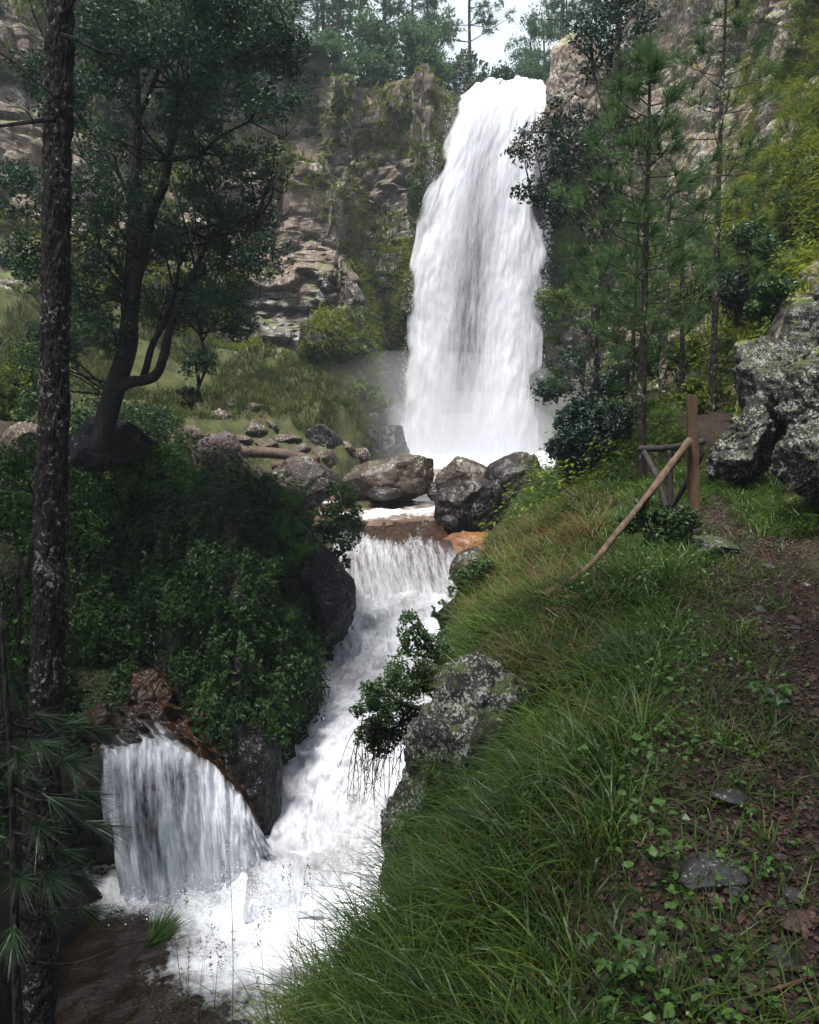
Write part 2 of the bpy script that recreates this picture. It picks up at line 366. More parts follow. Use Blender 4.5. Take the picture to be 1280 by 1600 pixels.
ground = mk('ground', gV, gF, M['ground'], sm=True, attrs={'grass': np.clip(ggrass, 0, 1), 'steep': steep, 'path': gpath})
tag(ground, None, kind='structure')

def cliff(name, base, zb, H, mat, du, dv, lean, seed, amp=1.0, shiftx=None, bs=1.):
    """rock wall over a plan line; lean = horizontal retreat per metre of height; left-hand side of the line is outside"""
    L = np.sum(np.linalg.norm(np.diff(base, axis=0), axis=1)); nu = int(L / du)
    b = ginterp(base, nu); s = np.linspace(0, 1, nu); Hs = np.interp(s, np.linspace(0, 1, len(H)), H); zbs = np.interp(s, np.linspace(0, 1, len(zb)), zb)
    t = unit(np.gradient(b, axis=0)); out = np.stack((t[:, 1], -t[:, 0]), -1)
    nv = int(max(H) / dv); v = np.linspace(0, 1, nv)
    ln = lean(s[:, None], (v[None] * Hs[:, None]))
    xy = b[:, None] - out[:, None] * ln[..., None]
    z = zbs[:, None] + v[None] * Hs[:, None] + 0 * xy[..., 0]
    p = np.concatenate((xy, z[..., None]), -1)
    if shiftx is not None: p[..., 0] += shiftx(s[:, None], v[None] * Hs[:, None])
    big = fbm(p * .16, 3, seed); al = (b @ np.array((.8, .6)))[:, None] + 0 * z
    al = np.cumsum(np.concatenate(([0], np.linalg.norm(np.diff(b, axis=0), axis=1))))[:, None] + 0 * z
    w1 = .35 * fbm(p * .5, 3, seed + 60); w2 = .25 * fbm(p * 1.1, 3, seed + 70)
    def blocks(h, w, s, wob):
        zz = (z + .12 * al + wob * h) / h; zz = zz + .35 * np.sin(zz * 1.7 + s); k = np.floor(zz); fz = zz - k
        aa = (al + 1.2 * wob) / w + 7.3 * _h(k, k * 0, k * 0, s); kk = np.floor(aa); fa = aa - kk
        edge = np.minimum(np.minimum(fz, 1 - fz) * h, np.minimum(fa, 1 - fa) * w)
        return _h(k, kk, 0 * k, s + 1) - .5, smooth(.16 * min(h, w), 0, edge), _h(k, 0 * k, 0 * k, s + 2) - .5
    c1, e1, l1 = blocks(1.9 * bs, 1.9 * bs, seed + 5, w1 * 1.4); c2, e2, l2 = blocks(.8 * bs, .85 * bs, seed + 15, w2 * 1.4)
    d = amp * (.8 * big + 1.0 * c1 + .35 * l1 - .3 * e1 + .4 * c2 + .12 * l2 - .14 * e2 + .10 * fbm(p * 2.4, 3, seed + 40))
    o3 = np.concatenate((out, np.full((nu, 1), .12)), -1)
    p = p + o3[:, None] * d[..., None]
    V = p.reshape(-1, 3); F = gridF(nu, nv)
    o = mk(name, V, F, mat, sm=False); tag(o, None, kind='structure')
    return o, p, V, F
# the big left cliff ending at the dark cleft
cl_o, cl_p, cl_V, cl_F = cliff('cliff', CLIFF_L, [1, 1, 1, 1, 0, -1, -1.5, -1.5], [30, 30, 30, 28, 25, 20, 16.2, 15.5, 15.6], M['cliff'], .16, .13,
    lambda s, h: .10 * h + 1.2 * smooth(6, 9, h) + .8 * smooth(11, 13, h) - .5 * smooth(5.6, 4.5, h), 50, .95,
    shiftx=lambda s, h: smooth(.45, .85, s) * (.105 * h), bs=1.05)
def second_mat(o, V, F, mat, fn):
    o.data.materials.append(mat); c = V[F].mean(1); o.data.polygons.foreach_set('material_index', fn(c).astype(np.int32)); o.data.update()
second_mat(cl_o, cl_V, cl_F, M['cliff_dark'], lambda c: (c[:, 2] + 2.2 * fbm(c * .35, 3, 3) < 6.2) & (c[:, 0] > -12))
# back wall behind the fall: cleft, green slab, recess under the lip
BACK = np.array([(-5, 42.5), (-2.2, 42.8), (-.9, 42.4), (-.5, 40.6), (.3, 40.2), (1.4, 41.2), (2.6, 42.6), (5, 43.3), (6.6, 42.8), (7.8, 41.5), (9, 40.5)])
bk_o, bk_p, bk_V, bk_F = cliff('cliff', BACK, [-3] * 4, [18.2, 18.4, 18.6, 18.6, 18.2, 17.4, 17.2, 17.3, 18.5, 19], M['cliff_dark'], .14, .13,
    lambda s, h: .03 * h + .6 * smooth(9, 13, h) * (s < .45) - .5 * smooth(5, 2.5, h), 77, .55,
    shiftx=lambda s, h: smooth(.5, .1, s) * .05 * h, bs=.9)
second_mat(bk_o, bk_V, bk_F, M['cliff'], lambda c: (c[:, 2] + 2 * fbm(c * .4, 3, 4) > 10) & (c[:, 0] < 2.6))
# gorge wall along the path
WALL = np.array([(2.6, .5), (3.5, 4), (4.2, 7), (4.8, 9.6), (5.5, 12), (6.2, 16), (7.0, 22), (7.7, 30), (8.1, 36), (8.3, 40), (8.0, 44)])[::-1]
wl_o, wl_p, wl_V, wl_F = cliff('gorge_wall', WALL, [-2.5, -2.5, -1, 0, .3, .8, .9, .5, -.1, -.3, -.3], [19.5, 20, 22, 22, 21, 18, 15, 12, 7, 4, 3], M['wall'], .13, .12,
    lambda s, h: (.05 + .19 * smooth(.15, .5, s)) * h + .5 * smooth(2, 3.4, h) + .35 * smooth(6, 7, h), 91, .62, bs=.8)
wn_i = int(len(wl_p) * .72)                                          # the stretch beside the path carries the darker lichened rock
wl_o.data.materials.append(M['lichen_rock']); wl_o.data.polygons.foreach_set('material_index', (wl_V[wl_F[:, 0], 1] < 12.5).astype(np.int32)); wl_o.data.update()
# plateau above the fall with the river channel
px_ = np.arange(-40, 30, .5); py_ = np.arange(37, 90, .6); QX, QY = np.meshgrid(px_, py_, indexing='ij')
QZ = 15.6 + .06 * (QY - 42) + .5 * fbm(np.stack((QX, QY, 0 * QX), -1) * .2, 4, 8) + np.clip(-6 - QX, 0, 30) * .12 + np.clip(QX - 9, 0, 30) * .25
QZ -= 1.0 * np.exp(-((QX - 4.6) / 2.6) ** 2)
inside = (sdist(np.concatenate((CLIFF_L, [(-2.0, 43.2), (8.6, 43.9), (10, 90), (-60, 90), (-60, 14)])), QX, QY) > 1.4) | ((QY > 44.6) & (QX > -4))
QZ = np.where(inside, QZ, QZ - 9)
qF = gridF(len(px_), len(py_)); qV = np.stack((QX, QY, QZ), -1).reshape(-1, 3); ok = inside.ravel()[qF].all(1)
m = Mat('plateau_turf'); M['plateau'] = m.done(m.bsdf(m.ramp(m.noise(.8, 6, .6), [(.35, (.03, .04, .014)), (.6, (.07, .085, .03))]), .9))
tag(mk('plateau', qV, qF[ok], M['plateau'], sm=True), None, kind='structure')
def plat(x, y): return float(QZ[np.clip(int((x + 40) / .5), 0, len(px_) - 1), np.clip(int((y - 37) / .6), 0, len(py_) - 1)])

# ------------------------------------------------------------------ water
def foam_mat(name, dark, rough=.25, thin=None, streak=(7, .8), white=(.86, .88, .9), lo=.3, hi=.62, usedens=True, bump=.6, fine=.32):
    """white broken water: streaked by the flow (uv in metres), dark clear water or gaps between"""
    m = Mat(name); uv = m.n('UVMap').outputs[0]
    a = m.noise(1., 6, .6, vec=uv, stretch=(streak[0], streak[1], 1)); b = m.noise(1., 5, .65, vec=uv, stretch=(streak[0] * 3.3, streak[1] * 3.5, 1)); c = m.noise(1, 3, .5, vec=uv, stretch=(.8, .18, 1))
    f = m.math('ADD', m.math('ADD', m.math('MULTIPLY', a, .5), m.math('MULTIPLY', b, fine)), m.math('MULTIPLY', c, .2))
    if usedens: f = m.math('ADD', f, m.math('MULTIPLY', m.math('SUBTRACT', m.attr('dens'), .5), .9))
    k = m.ramp(f, [(lo, 0), (hi, 1)])
    bmp = m.bump(m.math('ADD', a, m.math('MULTIPLY', b, .6)), bump, .12)
    wh = m.mixs(.25, m.bsdf(white, .6, bmp, .2), m.n('BsdfTranslucent', {'Color': c4(white)}).outputs[0])
    if thin is not None:
        dk = m.n('BsdfTransparent').outputs[0]; k = m.ramp(f, [(lo, thin), (hi, 1)])
    else: dk = m.bsdf(m.mix(m.attr('brown'), dark, m.ramp(m.noise(5, 6, .7), [(.3, (.008, .004, .003)), (.55, (.035, .016, .007)), (.75, (.12, .06, .025))])), rough, bmp, .5)
    return m.done(m.mixs(k, dk, wh))
M['fall'] = foam_mat('falling_water', None, thin=.0, streak=(4.2, .4), lo=.30, hi=1.0, bump=.08, white=(.8, .82, .88), fine=.42)
M['cascade'] = foam_mat('cascade_water', (.06, .052, .055), streak=(10, 1.3), lo=.34, hi=.62, white=(.74, .76, .82))
M['rapids'] = foam_mat('rapids_water', (.22, .21, .22), streak=(4.2, 1.1), lo=.36, hi=.7, white=(.68, .71, .78), fine=.25)
M['fan'] = foam_mat('fan_water', (.02, .022, .03), streak=(7, 1.6), lo=.36, hi=.66, white=(.78, .82, .9))
def pool_mat(name, deep, shal):
    m = Mat(name)
    w = m.math('ADD', m.noise(3, 5, .6), m.math('MULTIPLY', m.noise(12, 4), .35)); bm = m.bump(w, .35, .06)
    f = m.math('ADD', m.attr('foam'), m.math('MULTIPLY', m.math('SUBTRACT', m.math('ADD', m.math('MULTIPLY', m.noise(2.2, 7, .7), .6), m.math('MULTIPLY', m.noise(9, 5, .7), .4)), .5), 1.8))
    k = m.ramp(f, [(.3, 0), (.5, .35), (.85, 1)])
    return m.done(m.mixs(k, m.bsdf(m.mix(m.noise(1.2, 5), deep, shal), .12, bm, .5), m.bsdf((.74, .77, .82), .6, bm, .2)))
M['pool'] = pool_mat('brown_pool_water', (.007, .0045, .003), (.02, .013, .008))
M['stream'] = pool_mat('shallow_stream_water', (.05, .03, .018), (.2, .13, .09))

def sheet(name, left, right, ys, mat, nu, nv, disp, seed, dens, arc=None, brown=None):
    """water curtain lofted between two pixel edges; ys = distance per section"""
    Lp = ginterp(np.array([P(a, b, d) for (a, b), d in zip(left, ys)]), nv); Rp = ginterp(np.array([P(a, b, d) for (a, b), d in zip(right, ys)]), nv)
    u = np.linspace(0, 1, nu)[:, None, None]; p = Lp[None] * (1 - u) + Rp[None] * u
    U = np.linspace(0, 1, nu)[:, None] * np.ones((1, nv)); Vv = np.ones((nu, 1)) * np.linspace(0, 1, nv)[None]
    if arc is not None: p = p + arc(U, Vv)
    w = np.linalg.norm(p[-1] - p[0], axis=-1).mean(); h = np.sum(np.linalg.norm(np.diff(p[nu // 2], axis=0), axis=-1))
    q = np.stack((U * w * 1.5, Vv * h * .5, 0 * U + seed), -1)
    n = unit(np.cross(np.gradient(p, axis=0), np.gradient(p, axis=1))); n *= np.sign(-(n[..., 1:2] + 1e-6))
    dd = disp * (fbm(q, 3, seed) + .5 * fbm(q * np.array((3.5, 2.5, 1)), 3, seed + 9))
    p = p + n * dd[..., None]
    uv = np.stack((U * w + seed * 3.1, Vv * h), -1).reshape(-1, 2)
    o = mk(name, p.reshape(-1, 3), gridF(nu, nv), mat, sm=True, attrs={'dens': dens(U, Vv), 'brown': 0 * U if brown is None else brown(U, Vv)}, uv=uv)
    return tag(o, None, kind='structure')
FL = [(742, 128), (722, 150), (700, 205), (678, 280), (660, 370), (645, 470), (633, 590), (622, 690), (612, 760)]
FR = [(862, 128), (864, 150), (862, 205), (858, 280), (855, 370), (850, 470), (846, 590), (840, 690), (836, 760)]
FY = [43.2, 42.3, 41.7, 41.3, 41.0, 40.7, 40.4, 40.2, 40.1]
def fdens(k):
    def f(U, Vv):
        left = np.exp(-((U - .12) / .16) ** 2); right = np.exp(-((U - .8) / .2) ** 2); mid = np.exp(-((U - .44 + .1 * Vv) / .17) ** 2)
        n_ = fbm(np.stack((U * 4 + k, Vv * 1.6, 0 * U), -1), 3, 40 + k)
        veil = np.exp(-((U - .5 + .12 * Vv) / .16) ** 2) * smooth(.3, .6, Vv) * smooth(.98, .8, Vv)
        d = .56 + .22 * left + .34 * right - .05 * mid * smooth(.05, .3, Vv) - .05 * veil + .2 * n_ + .3 * smooth(.2, .0, Vv) + .25 * smooth(.8, 1., Vv)
        rag = .1 * fbm(np.stack((Vv * 9 + k * 5, U * 2, 0 * U), -1), 3, 50 + k)
        d = d - .9 * smooth(.1, 0., U + rag) - .9 * smooth(.92, 1., U + rag)
        return d - .07 * k
    return f
for k in range(3):
    sheet('waterfall', [(a + (0, 9, -6)[k], b + (0, 3, 6)[k]) for a, b in FL], [(a - (0, 8, 3)[k], b + (0, 3, 6)[k]) for a, b in FR], [y - .5 * k for y in FY], M['fall'], 130, 260, .07, 5 + 7 * k, fdens(k), arc=lambda U, Vv, k=k: np.stack((.25 * fbm(np.stack((Vv * 5, 0 * U, U + k * 9), -1), 3, 8) * (U < .3), -.55 * np.sin(np.pi * U) * (.3 + .7 * Vv), .1 * np.sin(np.pi * U) + .14 * fbm(np.stack((U * 7, 0 * U, 0 * U + k), -1), 3, 6) * smooth(.12, 0, Vv)), -1))
# second step
sheet('cascade', [(545, 815), (534, 829), (524, 846), (520, 861), (520, 883), (522, 908), (524, 932), (520, 964)], [(688, 815), (698, 829), (706, 846), (712, 860), (718, 882), (726, 906), (734, 928), (742, 954)], [20.5, 19.4, 18.5, 18.0, 17.6, 17.3, 17.05, 16.7], M['cascade'], 150, 110, .06, 3, lambda U, Vv: .2 + .2 * smooth(.28, .62, Vv) + .14 * smooth(.7, 1, Vv) + .08 * np.sin(U * 9 + 3 * Vv) * smooth(.6, .3, Vv) + .12 * smooth(.6, .2, U) * smooth(.15, .5, Vv) * smooth(.7, .4, Vv) - .1 * smooth(.8, 1, U) * smooth(.8, .5, Vv), brown=lambda U, Vv: smooth(.75, .35, Vv))
def loft_rows(name, rows, mat, nu, nv, disp, seed, dens, fr=1.6):
    Lp = ginterp(np.array([PZ(a, r, z) for r, a, b, z in rows]), nv); Rp = ginterp(np.array([PZ(b, r, z) for r, a, b, z in rows]), nv)
    u = np.linspace(0, 1, nu)[:, None, None]; p = Lp[None] * (1 - u) + Rp[None] * u
    U = np.linspace(0, 1, nu)[:, None] * np.ones((1, nv)); Vv = np.ones((nu, 1)) * np.linspace(0, 1, nv)[None]
    g = p.copy(); d = disp * (fbm(g * fr, 4, seed) * .8 + np.abs(fbm(g * fr * 2.3, 3, seed + 4)) * .7)
    p[..., 2] += d; p[..., 1] -= d * .5
    w = np.linalg.norm(p[-1] - p[0], axis=-1).mean(); h = np.sum(np.linalg.norm(np.diff(p[nu // 2], axis=0), axis=-1))
    o = mk(name, p.reshape(-1, 3), gridF(nu, nv), mat, sm=True, attrs={'dens': dens(U, Vv, p)}, uv=np.stack((U * w, Vv * h), -1).reshape(-1, 2))
    return tag(o, None, kind='structure')
loft_rows('rapids', [(930, 515, 760, -2.86), (965, 520, 745, -3.02), (1010, 505, 735, -3.25), (1070, 462, 730, -3.66), (1140, 415, 720, -4.12), (1210, 400, 700, -4.52), (1280, 395, 690, -4.82), (1350, 390, 690, -4.98), (1440, 380, 690, -5.08)],
    M['rapids'], 200, 280, .13, 31, lambda U, Vv, p: .58 + .25 * fbm(p * 1.2, 3, 4) - .25 * smooth(.12, 0., U) + .1 * smooth(.7, 1, Vv))
# fan of water coming off the orange ledge
def fan():
    nu, nv = 170, 150
    feed = ginterp(np.array([P(a, b, d) for a, b, d in [(140, 1158, 11.2), (158, 1120, 11.8), (196, 1100, 12.2), (244, 1096, 12.3), (292, 1112, 12.2), (336, 1150, 11.9), (384, 1226, 11.4)]]), nu)
    top = ginterp(np.array([P(a, b, d) for a, b, d in [(146, 1176, 10.75), (178, 1164, 10.95), (226, 1158, 11.1), (282, 1168, 11.15), (332, 1196, 11.15), (376, 1240, 11.1), (408, 1296, 11.0)]]), nu)
    bot = ginterp(np.array([PZ(a, b, -5.05) for a, b in [(192, 1395), (226, 1412), (270, 1415), (318, 1402), (364, 1382), (402, 1362), (436, 1342)]]), nu)
    u = np.linspace(0, 1, nu)[:, None]; T = np.linspace(0, 1, nv)[None]; w = smooth(.0, .3, T)[..., None]; tt = np.clip((T - .3) / .7, 0, 1)
    U = u + 0 * T; T = T + 0 * u; tt = tt + 0 * u
    rag = .04 * fbm(np.stack((U * 7, 0 * U, 0 * U), -1), 3, 2)
    p = feed[:, None] * (1 - w) + top[:, None] * w
    fall = top[:, None] * (1 - tt[..., None]) + bot[:, None] * tt[..., None]; fall[..., 2] += .17 * np.sin(np.pi * tt ** .75) * (top[:, 2] - bot[:, 2])[:, None]; fall[..., 1] -= .14 * np.sin(np.pi * tt)
    p = np.where((T > .3)[..., None], fall, p); p[..., 2] += rag * np.exp(-((T - .3) / .12) ** 2)
    p[..., 2] -= .3 * smooth(.93, 1, T); q = np.stack((U * 15, T * 1.8, 0 * U), -1); d = (.1 * fbm(q, 3, 4) + .07 * fbm(q * np.array((3, 3, 1)), 2, 6)) * (.4 + .6 * (T > .25)) + .22 * fbm(p * 3.2, 4, 77) * smooth(.3, .2, T); p[..., 1] -= d; p[..., 2] += .7 * d
    n1 = fbm(np.stack((U * 8, T * 1.6, 0 * U), -1), 3, 9); n2 = fbm(np.stack((U * 20, T * 3, 0 * U), -1), 3, 19)
    dark = np.exp(-((U - .3) / .2) ** 2) * smooth(.4, .6, T) * smooth(1.02, .8, T)
    dn = .66 - .1 * dark + .13 * n1 + .12 * n2 + .15 * smooth(.88, 1, T) - .42 * smooth(.4, .15, T + .1 * n1) - .25 * smooth(.5, .3, T) * smooth(.4, .6, U) - .6 * smooth(.06, 0, U + .03 * n2)
    o = mk('side_cascade', p.reshape(-1, 3), gridF(nu, nv), M['fan'], sm=True, attrs={'dens': dn, 'brown': smooth(.5, .3, T) * (.4 + .6 * smooth(.2, .5, U))}, uv=np.stack((U * 3.2, T * 3.2), -1).reshape(-1, 2)); tag(o, None, kind='structure')
fan()
def flat_water(name, x0, x1, y0, y1, st, z, mat, foam, amp):
    X, Y = np.meshgrid(np.arange(x0, x1, st), np.arange(y0, y1, st), indexing='ij'); p = np.stack((X, Y, 0 * X + z), -1)
    f = foam(X, Y); p[..., 2] += amp * (fbm(p * 2.5, 4, 61) * (.25 + np.clip(f, 0, 1.2)))
    o = mk(name, p.reshape(-1, 3), gridF(*X.shape), mat, sm=True, attrs={'foam': f}); tag(o, None, kind='structure')
def pfoam(X, Y):
    p = np.stack((X, Y, 0 * X), -1); n = .35 * fbm(p * .9, 4, 12)
    c = np.hypot((X + 1.3) / 1.9, (Y - 10.2) / 2.2); e = np.hypot((X + 3.2) / 1.3, (Y - 10.2) / .75)
    return np.clip(1.35 - .85 * np.minimum(c, e + .15) + n, -.3, 1.3)
flat_water('pool', -6.5, 2, 4, 12.5, .06, -5.02, M['pool'], pfoam, .1)
def sfoam(X, Y):
    p = np.stack((X, Y, 0 * X), -1); n = .3 * fbm(p * np.array((.9, 1.6, 1)), 4, 13)
    band = .75 * np.exp(-((Y - 22.4 - .5 * np.sin(X * 1.3) - .3 * fbm(p * 1.1, 2, 3)) / .4) ** 2) + .45 * np.exp(-((Y - 24.3 + .3 * np.sin(2 * X)) / .25) ** 2)
    fall = smooth(31, 36, Y); lip = smooth(19.2, 18., Y) * smooth(.8, -.2, X)
    return np.clip(.08 + 1.0 * band + 1.2 * fall + .6 * lip + n, -.2, 1.1)
flat_water('stream', -4.5, 8.5, 20.1, 44, .09, -1.92, M['stream'], sfoam, .07)
# ------------------------------------------------------------------ leaf, needle, bark, wood materials
M['oak'] = leaf_mat('dark_oak_leaf', (.010, .026, .014), (.03, .066, .032), (.065, .12, .052), .25, .5, .3)
M['over'] = leaf_mat('blue_green_leaf', (.009, .022, .016), (.026, .05, .033), (.05, .085, .05), .2, .45, .35)
M['shrub'] = leaf_mat('shrub_leaf', (.014, .03, .010), (.045, .09, .025), (.09, .14, .04), .25, .45, .3)
M['bright'] = leaf_mat('bright_leaf', (.028, .07, .010), (.08, .18, .028), (.14, .24, .04), .3, .45, .4)
M['talusgrass'] = leaf_mat('talus_grass', (.03, .045, .012), (.075, .095, .022), (.13, .125, .035), .3, .6, .1, .4)
M['under'] = leaf_mat('undergrowth_leaf', (.007, .019, .005), (.03, .068, .014), (.075, .13, .03), .25, .45, .2, .8)
M['hill'] = leaf_mat('hillside_leaf', (.028, .052, .008), (.11, .155, .018), (.26, .255, .028), .35, .55, .15, .45)
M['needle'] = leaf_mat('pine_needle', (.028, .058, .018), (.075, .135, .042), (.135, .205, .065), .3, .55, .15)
M['needle_dark'] = leaf_mat('shaded_pine_needle', (.012, .026, .012), (.035, .065, .03), (.07, .1, .05), .15, .4, .4)  # darker copy of the pine needle, with the shade put into its colour
M['rim'] = leaf_mat('hazed_rim_leaf', (.045, .08, .04), (.1, .16, .08), (.15, .2, .1), .4, .6, .1)  # leaf colour lightened to paint in haze on the far rim
M['grass'] = leaf_mat('bank_grass', (.014, .034, .004), (.058, .105, .011), (.25, .245, .06), .3, .4, .3, 1.2)
M['dry'] = leaf_mat('dry_grass', (.05, .03, .012), (.12, .085, .032), (.13, .13, .05), .2, .6, .2, 1.)
M['cliffgrass'] = leaf_mat('cliff_grass', (.06, .1, .014), (.19, .23, .026), (.34, .31, .04), .35, .6, .1, .25)
M['weed'] = leaf_mat('weed_leaf', (.03, .075, .015), (.07, .15, .028), (.13, .21, .04), .3, .4, .4, 3)
M['litter'] = leaf_mat('fallen_leaf', (.02, .011, .009), (.07, .036, .03), (.14, .08, .055), .05, .6, .3, 6)
def bark_mat(name, a, b, lichen, lc=(.42, .43, .38), sc=1.):
    m = Mat(name); s1 = m.noise(9 * sc, 6, .65, stretch=(1, 1, .28)); s2 = m.voro(26 * sc, vec=m.n('Mapping', {'Vector': m.pos, 'Scale': (1, 1, .35)}).outputs[0])
    col = m.ramp(m.math('ADD', m.math('MULTIPLY', s1, .7), m.math('MULTIPLY', s2, .4)), [(.3, a), (.75, b)])
    lf = m.ramp(m.math('ADD', m.math('MULTIPLY', m.noise(14 * sc, 7, .75), .8), m.math('MULTIPLY', m.noise(2.0, 3), .3)), [(.62 - .12 * lichen, 0), (.65 - .12 * lichen, .9)])
    col = m.mix(lf, col, lc)
    return m.done(m.bsdf(col, .85, m.bump(m.math('SUBTRACT', s1, s2), .9, .03), .25))
M['bark_pine'] = bark_mat('pine_bark', (.005, .004, .004), (.019, .014, .012), -.05, (.24, .24, .22), 1.6)
M['bark_dark'] = bark_mat('dark_bark', (.005, .004, .004), (.015, .012, .011), -.5, (.2, .2, .18))
M['bark_mid'] = bark_mat('slender_pine_bark', (.012, .009, .008), (.04, .03, .025), .0, (.3, .3, .25))
M['bark_pale'] = bark_mat('lichened_bark', (.02, .016, .013), (.07, .056, .044), .3, (.4, .41, .33))
def wood_mat(name, a, b):
    m = Mat(name); g = m.noise(14, 6, .6, stretch=(1, 1, .12)); return m.done(m.bsdf(m.ramp(m.math('ADD', m.math('MULTIPLY', g, .75), m.math('MULTIPLY', m.noise(2.5, 4), .3)), [(.35, a), (.7, b)]), .75, m.bump(g, .7, .02), .25))
M['wood'] = wood_mat('weathered_brown_wood', (.022, .013, .009), (.13, .078, .05))
M['wood_dark'] = wood_mat('dark_wet_wood', (.012, .010, .012), (.05, .04, .038))
M['wood_pole'] = wood_mat('grey_brown_pole', (.04, .028, .019), (.15, .1, .065))
M['log'] = wood_mat('grey_log', (.035, .022, .016), (.12, .08, .06))

def leafmesh(name, root, cen, siz, mat, nrm=None, spread=1., aspect=.5, stuff=True, base=None):
    V, F = leaves(cen, siz, nrm, spread, aspect)
    if base is not None: V = V - base
    return part(name, root, V, F, mat, attrs={'rnd': rep(rng.uniform(0, 1, len(cen)), 4)}, stuff=stuff)
def clump_points(c, r, n, seed, flat=.75, hollow=.25, thr=-.02):
    """points in a lumpy ellipsoid with holes"""
    k = int(n * 3); d = rand_dir(k); rr = rng.uniform(hollow, 1, k) ** .6
    p = d * rr[:, None] * np.array((1, 1, flat)) * r * (1 + .35 * fbm(d * 1.7 + seed, 2, seed)[:, None])
    g = fbm((p + c) * (1.6 / max(r, .3)) * 1.3 + seed, 3, seed + 3); keep = g > thr
    return (p + c)[keep][:n]

# ------------------------------------------------------------------ left broadleaf tree (dark oak on the black rock)
def broadleaf(name, label, limbs, clumps, leaf_n, leaf_s, mleaf, mbark, seed, group=None):
    base = np.array(limbs[0][0][0]); root = empty(name, base, label, 'tree', group)
    A = Acc(); skel = []
    for k, (pts, r0, r1) in enumerate(limbs):
        q = ginterp(np.array(pts), max(8, 5 * len(pts))); q = q + .03 * fbm(q[:, None] * 2 + np.arange(3)[None, :, None] * 9, 2, seed + k)[..., ][:, :3] if False else q
        add_tube(A, q - base, np.linspace(r0, r1, len(q)), k=10 if r0 > .05 else 6, wob=.12, seed=seed + k); skel.append(q)
    V, F, _ = A.get(); tr = part('trunk', root, V, F, mbark, True)
    sk = np.concatenate(skel); B = Acc(); cen = []; tot = sum(c[1] ** 2 for c in clumps)
    for k, (c, r) in enumerate(clumps):
        c = np.array(c); n = int(leaf_n * r * r / tot); cen.append(clump_points(c, r, n, seed * 3 + k))
        for j in range(5):
            e = c + rand_dir(1)[0] * r * .75; i = np.argmin(np.linalg.norm(sk - (c + rand_dir(1)[0] * r * .4) - np.array((0, 0, -.4)), axis=1)); s = sk[i]
            mid = (s + e) / 2 + rng.normal(size=3) * .12 * np.linalg.norm(e - s) + np.array((0, 0, .08))
            q = ginterp(np.array((s, mid, e)), 7); add_tube(B, q - base, np.linspace(min(.03, .012 + r * .012), .004, 7), k=4, cap=False)
            for _ in range(2):
                e2 = q[4] + rand_dir(1)[0] * r * .6; add_tube(B, np.array((q[4], (q[4] + e2) / 2 + rng.normal(size=3) * .04, e2)) - base, (.008, .005, .003), k=3, cap=False)
    V, F, _ = B.get(); part('branch', root, V, F, mbark, stuff=True, under=tr)
    cen = np.concatenate(cen); leafmesh('crown', root, cen, leaf_s * rng.uniform(.6, 1.25, len(cen)), mleaf, np.array((0, 0, .5)), 1.2, .5, base=base)
    return root
D = 13.
def pl(pts, d): return [P(a, b, d + (c[0] if c else 0)) for a, b, *c in pts]
limbs = [(pl([(158, 705), (168, 650), (182, 600), (198, 545), (205, 480), (208, 420), (212, 300), (210, 150), (206, 0), (206, -90)], D), .165, .05),
         (pl([(186, 605), (205, 597), (226, 594), (243, 586), (256, 556), (264, 520), (280, 480), (300, 430), (330, 370)], D - .1), .09, .026),
         (pl([(222, 596), (230, 570), (238, 540), (256, 505), (270, 470), (282, 400)], D + .15), .06, .02),
         (pl([(206, 470), (214, 430), (226, 380), (238, 330), (256, 290), (264, 240), (284, 170), (300, 118), (350, 98), (420, 72), (460, 62)], D - .2), .095, .018),
         (pl([(210, 330), (190, 280), (160, 230), (130, 190)], D), .05, .015), (pl([(232, 370), (280, 365), (340, 350), (400, 345)], D - .4), .04, .012),
         (pl([(262, 250), (310, 240), (350, 210), (390, 190)], D - .3), .045, .012), (pl([(200, 440), (170, 400), (130, 370), (90, 350)], D + .2), .04, .012),
         (pl([(270, 490), (310, 520), (320, 560), (310, 610), (300, 640)], D - .3), .025, .006), (pl([(209, 200), (250, 100), (270, 20), (280, -60)], D + .3), .05, .012)]
CL = [(300, 35, 100), (390, 50, 85), (440, 90, 52), (190, 50, 80), (255, 120, 95), (350, 140, 80), (425, 150, 45), (140, 170, 75), (205, 235, 80), (335, 255, 55), (410, 260, 45), (290, 335, 95), (380, 335, 65), (135, 320, 80),
      (415, 400, 42), (335, 410, 85), (225, 385, 70), (145, 440, 70), (265, 480, 60), (345, 480, 60), (375, 510, 35), (312, 565, 32), (300, 620, 22), (150, 520, 60), (50, 400, 55), (70, 545, 55), (280, -60, 120), (420, -60, 100), (130, -50, 100), (300, 200, 50), (40, 300, 60), (70, 120, 50)]
clumps = [(P(a, b, D + rng.uniform(-1.6, 1.3)), size(r, 12.6)) for a, b, r in CL]
broadleaf('broadleaf_tree', 'dark broadleaf tree with forked leaning trunk rooted on the black rock', limbs, clumps, 80000, .068, M['oak'], M['bark_dark'], 3)
